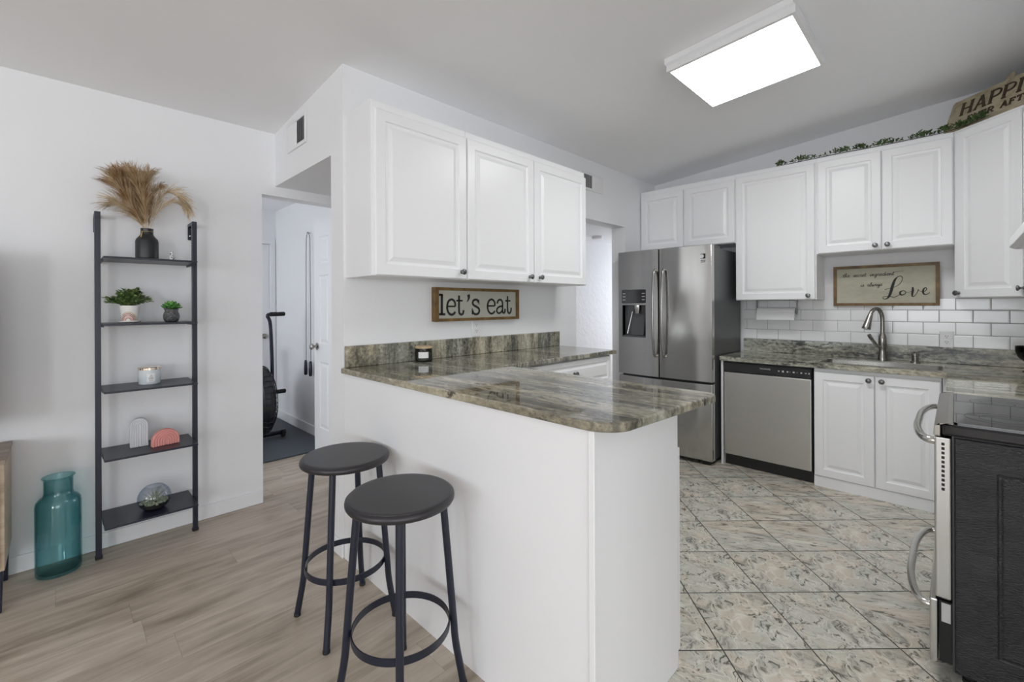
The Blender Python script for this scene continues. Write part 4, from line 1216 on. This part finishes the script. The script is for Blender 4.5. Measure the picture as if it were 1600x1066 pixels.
# ------------------------------------------------------------------ ladder shelf
t = thing('ladder_shelf', 'tall black metal wall shelf with five narrow boards', 'shelf', (.346, 3.15, 0))
PXL, PXR, PY = .139, .553, 3.15
for px, nm in ((PXL, 'left'), (PXR, 'right')):
    p = link('post', boxes((px - .012, px + .012, PY - .012, PY + .012, .008, 1.795)), 'ladder', t, bevel=.002)
    link('wall_hook', boxes((px - .011, px + .011, PY + .013, YS - .001, 1.775, 1.794), (px - .011, px + .011, YS - .007, YS - .001, 1.70, 1.775)), 'ladder', p, bevel=.0015)
    bm = B(); lathe(bm, [(.005, 0), (.005, -.002), (0, -.003)], 12, (px, YS - .007, 1.725), (0, 1, 0)); link('screw', bm, 'steel_trim', p)
    bm = B(); prism(bm, rrect(px - .0145, px + .0145, PY - .0145, PY + .0145, .004), .0005, .014); link('foot_cap', bm, 'rubber', p)
SH = [.206, .543, .880, 1.217, 1.554]
for z in SH:
    bm = B(); prism(bm, rrect(.153, .539, 2.98, 3.262, .006), z - .010, z); b = link('shelf_board', bm, 'ladder', t, bevel=.0015)
    for x0, x1 in ((.153, .160), (.532, .539)): link('bracket', boxes((x0, x1, 3.10, 3.255, z - .020, z - .0105)), 'ladder', b)

# black vase and pampas
VX, VY, VZ = .335, 3.11, SH[4] + .0006
t = thing('vase', 'matte black ceramic vase on the top board of the ladder shelf', 'vase', (VX, VY, VZ))
bm = B(); lathe(bm, [(.046, 0), (.0495, .004), (.050, .012), (.050, .098), (.047, .110), (.033, .128), (.0285, .136), (.0275, .142), (.0275, .166), (.0285, .169), (.0255, .169), (.0245, .14), (.04, .11), (.044, .02), (0, .015)], 44, (VX, VY, VZ)); link('body', bm, 'vase', t, True)
bm = B(); tube(bm, [(VX + .0285 * math.cos(2 * PI * k / 24), VY + .0285 * math.sin(2 * PI * k / 24), VZ + .152) for k in range(24)], .0012, 6, closed=True)
tube(bm, cr([(VX - .020, VY - .0215, VZ + .152), (VX - .0245, VY - .0245, VZ + .138), (VX - .028, VY - .029, VZ + .118)], 4), [.002] * 4 + [.0028] * 5, 6); lab(link('cord', bm, 'gold', t), 'gold cord around the neck')
rg = random.Random(11)
t = thing('pampas_grass', 'dried tan pampas grass plumes in the black vase', 'dried grass', (VX, VY, VZ + .02))
def plume(pts, w, n, mat, seed, droop=.02):
    r_ = random.Random(seed); P = cr(pts, 10); bm = B()
    tube(bm, P, .0014, 5)
    i0 = int(len(P) * .30)
    for k in range(n):
        f = r_.random() ** .8; i = i0 + int((len(P) - 1 - i0) * f); p = Vector(P[i]); tdir = (Vector(P[min(i + 1, len(P) - 1)]) - Vector(P[max(i - 1, 0)])).normalized()
        sgn = Vector((r_.uniform(-1, 1), r_.uniform(-.8, .8), r_.uniform(-1, 1)))
        sgn = (sgn - tdir * sgn.dot(tdir)).normalized()
        L = w * r_.uniform(.7, 1.35) * (.55 + .75 * math.sin(PI * min(1, .12 + f * .85)))
        q = [p, p + tdir * L * .45 + sgn * L * .16, p + tdir * L * .9 + sgn * L * .40 + Vector((0, 0, -droop * .3)), p + tdir * L * 1.25 + sgn * L * .62 + Vector((0, 0, -droop))]
        q = [Vector(a) for a in cr([tuple(a) for a in q], 2)]
        ww = r_.uniform(.0006, .0013); sd = tdir.cross(sgn).normalized()
        A_ = [bm.verts.new(a + sd * ww) for a in q[:-1]]; B_ = [bm.verts.new(a - sd * ww) for a in q[:-1]]; e = bm.verts.new(q[-1])
        for a in range(len(A_) - 1): bm.faces.new([A_[a], B_[a], B_[a + 1], A_[a + 1]])
        bm.faces.new([A_[-1], B_[-1], e])
    for v in bm.verts: v.co.y = min(v.co.y, YS - .004)
    return link('plume', bm, mat, t)
nz = VZ + .165
def st(dx, dy, *more):
    return [(VX + dx * .25, VY + dy * .25, VZ + .03), (VX + dx, VY + dy, nz)] + [(VX + a, VY + b, nz + c) for a, b, c in more]
plume(st(-.012, 0, (-.040, -.01, .10), (-.080, -.02, .20), (-.115, -.03, .255)), .080, 520, 'pampas', 1)
plume(st(-.008, .01, (-.028, .01, .12), (-.052, .02, .22), (-.075, .02, .275)), .075, 480, 'pampas', 2)
plume(st(-.002, .0, (-.006, .0, .13), (-.002, .01, .24), (.012, .01, .305)), .065, 420, 'pampas_l', 3)
plume(st(-.014, -.01, (-.052, -.03, .08), (-.092, -.05, .16), (-.125, -.06, .20)), .080, 480, 'pampas', 4)
plume(st(-.014, .01, (-.05, .02, .06), (-.085, .04, .11), (-.115, .05, .125)), .070, 360, 'pampas_l', 5, .03)
plume(st(.012, 0, (.032, -.01, .11), (.070, -.02, .20), (.115, -.03, .205), (.155, -.03, .165)), .055, 340, 'pampas_l', 6, .025)
plume(st(.014, -.006, (.045, -.02, .10), (.095, -.03, .155), (.14, -.03, .155), (.17, -.03, .13)), .045, 260, 'pampas_l', 7, .025)
plume(st(.006, .01, (.018, .03, .11), (.030, .05, .20), (.05, .05, .235)), .055, 320, 'pampas', 8)
plume(st(-.006, -.01, (-.024, -.03, .13), (-.042, -.05, .22), (-.070, -.05, .265)), .075, 460, 'pampas', 9)
plume(st(-.004, -.01, (-.010, -.03, .11), (-.020, -.04, .20), (-.022, -.04, .26)), .070, 420, 'pampas', 10)

# small spotted figurine
t = thing('figurine', 'tiny black and white dotted figurine beside the black vase', 'figurine', (.441, 3.10, SH[4] + .0006))
x, y, z = .441, 3.10, SH[4] + .0006
bm = B(); lathe(bm, [(.010, 0), (.0125, .006), (.012, .018), (.008, .028), (.006, .032), (.0075, .038), (.007, .045), (.004, .050), (0, .051)], 16, (x, y, z)); link('body', bm, 'spots', t, True)
bm = B()
for s in (-1, 1): tube(bm, cr([(x + s * .003, y, z + .048), (x + s * .006, y, z + .056), (x + s * .012, y, z + .060)], 3), .0016, 6)
tube(bm, cr([(x - .006, y, z + .040), (x - .014, y - .004, z + .042)], 3), .002, 6)
link('ears', bm, 'spots', t)

# plant in rainbow pot
px, py, pz = .262, 3.10, SH[3] + .0006
t = thing('potted_plant', 'trailing green plant in a white pot with a painted rainbow', 'plant', (px, py, pz))
bm = B(); lathe(bm, [(.030, .006), (.033, .008), (.041, .080), (.0425, .086), (.0425, .09), (.039, .09), (.038, .082), (.0, .078)], 40, (px, py, pz)); pot = link('pot', bm, 'white_glz', t, True)
bm = B(); lathe(bm, [(.030, 0), (.044, .004), (.046, .009), (.043, .010), (.034, .006), (0, .0055)], 40, (px, py, pz)); link('saucer', bm, 'white_glz', t, True)
def potarc(r, w, mat, nm):
    bm = B(); L = []
    for k in range(25):
        a = PI * k / 24
        for_ = []
        for rr in (r - w / 2, r + w / 2):
            u = rr * math.cos(a) ; v = rr * math.sin(a) * 1.25
            hh = .012 + v; R0 = .033 + (hh - .008) / .072 * .008 + .0006
            b = -PI / 2 - .28 + u / R0
            for_.append(bm.verts.new((px + R0 * math.cos(b), py + R0 * math.sin(b), pz + hh)))
        L.append(for_)
    for a, b in zip(L, L[1:]): bm.faces.new([a[0], a[1], b[1], b[0]])
    link(nm, bm, mat, pot)
for r, m_ in ((.035, 'sand_glz'), (.029, 'terracotta'), (.023, 'terracotta'), (.017, 'pink'), (.011, 'terracotta')): potarc(r, .0034, m_, 'rainbow_stripe')
rg = random.Random(5); bm = B()
for k in range(92):
    a = rg.uniform(0, 2 * PI); L = rg.uniform(.045, .075); up = rg.uniform(.0, .075)
    if k < 9: a = PI + rg.uniform(-.4, .4); L = rg.uniform(.085, .105); up = rg.uniform(.005, .03)
    elif k < 15: a = rg.uniform(-.4, .4); L = rg.uniform(.075, .092); up = rg.uniform(.015, .035)
    f = math.sqrt(max(.08, 1 - (up / .085) ** 2)); d = Vector((math.cos(a) * f, math.sin(a) * .7 * f, 0))
    P = cr([(px + d.x * .012, py + d.y * .012, pz + .082), (px + d.x * L * .55, py + d.y * L * .55, pz + .094 + up * .75), (px + d.x * L, py + d.y * L, pz + .096 + up + rg.uniform(-.004, .01))], 5)
    tube(bm, P, .0009, 4)
    for i, p in enumerate(P[3:]):
        for s in (-1, 1):
            dd = Vector((d.x + rg.uniform(-.9, .9), d.y + rg.uniform(-.9, .9) - .3, rg.uniform(-.3, .9)))
            q = Vector(p); q.y = min(q.y, YS - .03)
            leaf(bm, q, dd, (0, 0, 1), rg.uniform(.013, .019), rg.uniform(.010, .014), .15)
link('foliage', bm, 'leaf', t)

# succulent in owl pot
ox, oy, oz = .438, 3.10, SH[3] + .0006
t = thing('potted_succulent', 'small bright green succulent in a charcoal owl pot', 'plant', (ox, oy, oz))
bm = B(); lathe(bm, [(.024, 0), (.032, .006), (.0375, .022), (.037, .038), (.032, .052), (.029, .060), (.031, .069), (.028, .070), (.026, .06), (0, .058)], 36, (ox, oy, oz))
for v in bm.verts:
    if v.co.z > oz + .064 and abs(v.co.x - ox) > .018: v.co.z += .006; v.co.x += math.copysign(.004, v.co.x - ox)
p = link('pot', bm, 'owl', t, True)
for s, ang in ((-1, -118), (1, -62)):
    a = R(ang - 14); c0 = (ox + .0365 * math.cos(a), oy + .0365 * math.sin(a), oz + .030)
    bm = B(); lathe(bm, [(.0085, -.001), (.0085, .0015), (.006, .0025), (.0035, .002), (.003, .0045), (0, .005)], 16, c0, (math.cos(a), math.sin(a), .15)); link('eye', bm, 'owl', p, True)
rg = random.Random(8); bm = B()
for k in range(26):
    a = 2 * PI * k * .382; e = .25 + 1.1 * k / 26; L = .050 - .004 * k / 26
    d = Vector((math.cos(a) * math.cos(e), math.sin(a) * math.cos(e), math.sin(e)))
    c0 = Vector((ox, oy, oz + .068)) + d * L * .75
    m_ = d.to_track_quat('Z', 'Y').to_matrix().to_4x4()
    bmesh.ops.create_uvsphere(bm, u_segments=10, v_segments=7, radius=1, matrix=Matrix.Translation(c0) @ m_ @ Matrix.Diagonal((.0105, .0045, .016, 1)))
    tube(bm, [(ox, oy, oz + .06), tuple(c0)], .0018, 5)
link('leaves', bm, 'leaf_s', t, True)

# pale candle on the middle board
cc = (.347, 3.145, SH[2] + .0006)
t = jar('candle', 'pale blue glass candle with shiny lid on the middle shelf board', cc, .0485, .078, 'candle', 'white_glz', 'goldlid', .013)
curved('label', cc, .0489, 250, 292, .014, .060, 'paper', t)
bm = B()
for k, (w, zz) in enumerate(((8, .050), (14, .044), (24, .036), (24, .030), (20, .020))):
    L = []
    for i in range(5):
        a = R(271 - w / 2 + w * i / 4); L.append([bm.verts.new((cc[0] + .0500 * math.cos(a), cc[1] + .0500 * math.sin(a), cc[2] + z_)) for z_ in (zz - .0009, zz + .0009)])
    for a, b in zip(L, L[1:]): bm.faces.new([a[0], a[1], b[1], b[0]])
link('label_print', bm, 'ink_g', t)

# ceramic arches
def arch_block(name, label, cx, cy, z, w, h, th, rot, mat, rings, cat='ornament'):
    t = thing(name, label, cat, (cx, cy, z), rot)
    def prof(hw, hh, n=20):
        return [(-hw, 0)] + [(-hw * math.cos(PI * k / n), (hh - hw) + hw * math.sin(PI * k / n)) if hh > hw else (-hw * math.cos(PI * k / n), hh * math.sin(PI * k / n)) for k in range(n + 1)] + [(hw, 0)]
    def solid(bm, pts, y0, y1):
        q = []
        for p in pts:
            if not q or (abs(p[0] - q[-1][0]) + abs(p[1] - q[-1][1])) > 1e-5: q.append(p)
        prism(bm, q, y0, y1, 'y')
    bm = B(); solid(bm, prof(w / 2, h), -th / 2, th / 2); link('body', bm, mat, t, bevel=.004, seg=3, local=True)
    step = (w / 2) / (rings + .5)
    for k in range(rings):
        bm = B(); hw = w / 2 - .003 - k * step; hh = h - .003 - k * step
        o_ = prof(hw, hh); i_ = prof(hw - step * .62, hh - step * .62)
        A_ = [[bm.verts.new((x, yy, zz + .0005)) for x, zz in L] for L, yy in ((o_, -th / 2), (o_, -th / 2 - .0022), (i_, -th / 2 - .0022), (i_, -th / 2))]
        for a, b in zip(A_, A_[1:]):
            for i in range(len(a) - 1): bm.faces.new([a[i], a[i + 1], b[i + 1], b[i]])
        link('ridge', bm, mat, t, True, bevel=.0012, local=True)
    return t
arch_block('arch_ornament', 'tall pale grey ridged ceramic arch on the fourth shelf board', .303, 3.155, SH[1] + .0006, .078, .155, .028, R(-3), 'arch', 4)
arch_block('arch_ornament', 'low salmon pink ceramic rainbow arch beside the grey arch', .408, 3.09, SH[1] + .0006, .125, .088, .028, R(8), 'pink', 5)

# terrarium
tx, ty, tz = .360, 3.10, SH[0] + .0006
t = thing('terrarium', 'round glass terrarium with an air plant on the lowest board', 'terrarium', (tx, ty, tz))
RG = .074; cz_ = .076
def sphere_prof(r, a0, a1, n): return [(r * math.sin(R(a0 + (a1 - a0) * k / n)), cz_ - r * math.cos(R(a0 + (a1 - a0) * k / n))) for k in range(n + 1)]
bm = B(); o_ = sphere_prof(RG, 36, 150, 22); i_ = sphere_prof(RG - .0022, 36, 150, 22)[::-1]
lathe(bm, [(0, o_[0][1])] + o_ + i_ + [(0, i_[-1][1] + .003)], 48, (tx, ty, tz - (o_[0][1])), cap=False)
sh_ = o_[0][1]
link('globe', bm, 'clear', t, True)
bm = B(); q = [(r * .955, h - sh_ + .0015) for r, h in sphere_prof(RG, 38, 66, 6)]
lathe(bm, [(0, q[0][1])] + q + [(0, q[-1][1])], 36, (tx, ty, tz + .002), cap=False); link('soil', bm, 'soil', t, True)
bm = B(); rg = random.Random(2)
for k in range(150):
    a = rg.uniform(0, 2 * PI); rr = .060 * math.sqrt(rg.random()); c0 = Vector((tx + rr * math.cos(a), ty + rr * math.sin(a), tz + q[-1][1] + .004 + rg.uniform(0, .006)))
    bmesh.ops.create_icosphere(bm, subdivisions=1, radius=rg.uniform(.004, .008), matrix=Matrix.Translation(c0))
link('moss', bm, 'moss', t, True)
bm = B()
for k in range(30):
    a = 2 * PI * k * .382 + rg.uniform(-.2, .2); e = R(rg.uniform(12, 85)); L = rg.uniform(.05, .10) if k % 3 else .105
    d = Vector((math.cos(a) * math.cos(e), math.sin(a) * math.cos(e), math.sin(e)))
    c0 = Vector((tx - .002, ty - .01, tz + q[-1][1] + .008)); L *= .60 if e < .9 else .8
    c1 = c0 + d * L * .5; c2 = c0 + d * L + Vector((d.x, d.y, -.25)) * L * .22
    tube(bm, cr([tuple(c0), tuple(c1), tuple(c2)], 4), [.0032, .003, .0028, .0026, .0022, .0018, .0013, .0008, .0004], 5)
link('air_plant', bm, 'airplant', t, True)

# teal bottle on the floor
bx_, by_ = -.006, 3.14
t = thing('bottle_vase', 'large teal glass bottle on the floor between console and ladder shelf', 'vase', (bx_, by_, .0006))
prof = [(0, .001), (.070, .001), (.080, .006), (.083, .018), (.083, .335), (.080, .355), (.070, .370), (.058, .379), (.0545, .388), (.053, .40), (.053, .452), (.055, .463), (.061, .469), (.0595, .472), (.052, .468), (.0500, .455), (.0500, .395), (.055, .379), (.068, .366), (.0770, .352), (.0795, .335), (.0795, .026), (.074, .017), (0, .014)]
bm = B(); lathe(bm, prof, 72, (bx_, by_, .0), cap=False)
for v in bm.verts:
    v.co += Vector((v.co.x - bx_, v.co.y - by_, 0)) * .02 * noise.noise(Vector((v.co.x * 9, v.co.y * 9, v.co.z * 7)))
tag(link('glass', bm, 'teal', t, True), 'x', 'x'); o_ = t.children[0]; del o_['label']; del o_['category']

# console at the left edge and the television above it
t = thing('media_console', 'light oak media console with black tapered legs at the left edge', 'console', (-.9, 3.07, 0))
CX0, CX1, CY0, CY1 = -1.66, -.166, 2.865, 3.255
link('body', boxes((CX0, CX1, CY0, CY1, .185, .636)), 'oak', t, bevel=.003)
link('top', boxes((CX0 - .002, CX1 + .004, CY0 - .004, CY1 + .002, .637, .655)), 'oak_top', t, bevel=.002)
for i in range(3):
    a = CX0 + .02 + i * .492; b = a + .475
    bm = B(); panel_slab(bm, FY(CY0 - .014), a, b, .205, .625, .013, [(.028, 0), (.031, -.006), (.033, -.006)])
    d = link('door', bm, 'oak', t)
    bm = B()
    for r_ in range(6):
        for c_ in range(6):
            u = a + .06 + c_ * .071; v = .25 + r_ * .066
            if u > b - .05: continue
            tube(bm, [(u + .025 * math.cos(k * PI / 3), CY0 - .0085, v + .025 * math.sin(k * PI / 3)) for k in range(6)], .003, 6, closed=True)
    link('carving', bm, 'oak', d)
for x in (CX0 + .06, CX1 - .035):
    for y, s in ((CY0 + .04, -1), (CY1 - .04, 1)):
        bm = B(); dx = .03 if x > -.9 else -.03
        prism(bm, [(x - .028, y - .018), (x + .028, y - .018), (x + .028, y + .018), (x - .028, y + .018)], 0.0005, .1845)
        for v in bm.verts:
            if v.co.z < .1: v.co.x = x + (v.co.x - x) * .55 + dx * .3; v.co.y = y + (v.co.y - y) * .6 + s * .008
        link('leg', bm, 'stool', t, bevel=.003)
t = thing('television', 'flat television standing on the oak media console', 'television', (-.9, 2.95, .6555))
link('screen', boxes((-1.62, -.20, 2.93, 2.955, .775, 1.565)), 'black_gloss', t, bevel=.004)
link('stand', boxes((-1.1, -.7, 2.88, 3.03, .656, .668), (-.95, -.85, 2.94, 2.953, .668, .776)), 'black_panel', t)

# ------------------------------------------------------------------ gym room
tag(link('floor_mat', boxes((-.4, 1.775, 4.07, 5.65, .0005, .012)), 'mat', None, bevel=.003), 'blue grey rubber exercise mat on the gym room floor', 'mat')
t = thing('jump_rope', 'jump rope with black handles hanging folded on the gym room wall', 'rope', (1.775, 4.66, .6))
ry = 4.655; rx = 1.772
bm = B(); tube(bm, cr([(rx, ry - .062, .74), (rx, ry - .058, 1.3), (rx, ry - .050, 1.9), (rx, ry - .034, 2.01), (rx, ry, 2.05), (rx, ry + .034, 2.01), (rx, ry + .050, 1.9), (rx, ry + .058, 1.3), (rx, ry + .062, .74)], 8), .0032, 8); link('cord', bm, 'ink_g', t, True)
for s in (-1, 1):
    bm = B(); lathe(bm, [(.010, 0), (.016, .008), (.017, .06), (.015, .12), (.012, .145), (.007, .15)], 14, (rx - .004, ry + s * .064, .60)); link('handle', bm, 'stool', t, True)
bm = B(); tube(bm, [(1.799, ry, 2.044), (1.764, ry, 2.044), (1.762, ry, 2.056)], .003, 6); link('peg', bm, 'nickel', t)
t = thing('air_bike', 'dark fan exercise bike partly behind the doorway', 'exercise bike', (1.40, 4.85, .0125))
kx, ky, kz = 1.35, 4.76, .40
bm = B(); lathe(bm, [(0, -.095), (.10, -.095), (.25, -.075), (.315, -.04), (.33, 0), (.315, .04), (.25, .075), (.10, .095), (0, .095)], 48, (kx, ky, kz), (1, 0, 0), cap=False)
link('fan_drum', bm, 'black_panel', t, True)
bm = B()
for s in (-1, 1):
    for k in range(36):
        a = 2 * PI * k / 36; c_, s_ = math.cos(a), math.sin(a)
        tube(bm, [(kx + s * x, ky + c_ * r, kz + s_ * r) for r, x in ((.09, .103), (.25, .084), (.318, .048), (.338, 0))], .0035, 5)
    for r, x in ((.10, .103), (.18, .094), (.26, .083), (.32, .046)):
        tube(bm, [(kx + s * x, ky + r * math.cos(2 * PI * k / 40), kz + r * math.sin(2 * PI * k / 40)) for k in range(40)], .0035, 5, closed=True)
link('fan_cage', bm, 'stool', t, True)
bm = B()
for s in (-1, 1):
    tube(bm, cr([(kx + s * .125, ky + .03, .30), (kx + s * .12, ky + .02, .75), (kx + s * .10, ky + .0, 1.12), (kx + s * .075, ky + .0, 1.205), (kx + s * .10, ky, 1.222), (kx + s * .19, ky, 1.225)], 6), .016, 12)
link('arm', bm, 'stool', t, True)
for s in (-1, 1):
    bm = B(); lathe(bm, [(.018, 0), (.021, .005), (.021, .13), (.016, .138), (0, .138)], 14, (kx + s * .095, ky, 1.223), (s, 0, .02)); link('grip', bm, 'rubber', t, True)
    bm = B(); tube(bm, [(kx + s * .10, ky - .01, .46), (kx + s * .235, ky - .01, .46)], .014, 10); lathe(bm, [(.021, 0), (.021, .10), (0, .102)], 14, (kx + s * .13, ky - .01, .46), (s, 0, 0)); link('foot_peg', bm, 'rubber', t, True)
bm = B(); tube(bm, [(kx - .24, ky + .02, .05), (kx + .24, ky + .02, .05)], .024, 12); tube(bm, [(kx - .22, ky + .75, .05), (kx + .22, ky + .75, .05)], .024, 12)
tube(bm, [(kx, ky + .02, .055), (kx, ky + .75, .055)], .026, 12); tube(bm, [(kx, ky + .45, .06), (kx, ky + .55, .78)], .026, 12); tube(bm, [(kx, ky + .30, .05), (kx, ky + .1, .4)], .022, 12)
link('frame', bm, 'stool', t, True)
for s in (-1, 1):
    bm = B(); lathe(bm, [(.0, -.014), (.030, -.014), (.034, -.008), (.034, .008), (.030, .014), (0, .014)], 18, (kx + s * .20, ky - .035, .0475), (1, 0, 0), cap=False); link('wheel', bm, 'rubber', t, True)
bm = B(); bmesh.ops.create_uvsphere(bm, u_segments=20, v_segments=12, radius=1, matrix=Matrix.Translation((kx, ky + .58, .82)) @ Matrix.Diagonal((.11, .13, .045, 1))); link('seat', bm, 'rubber', t, True)
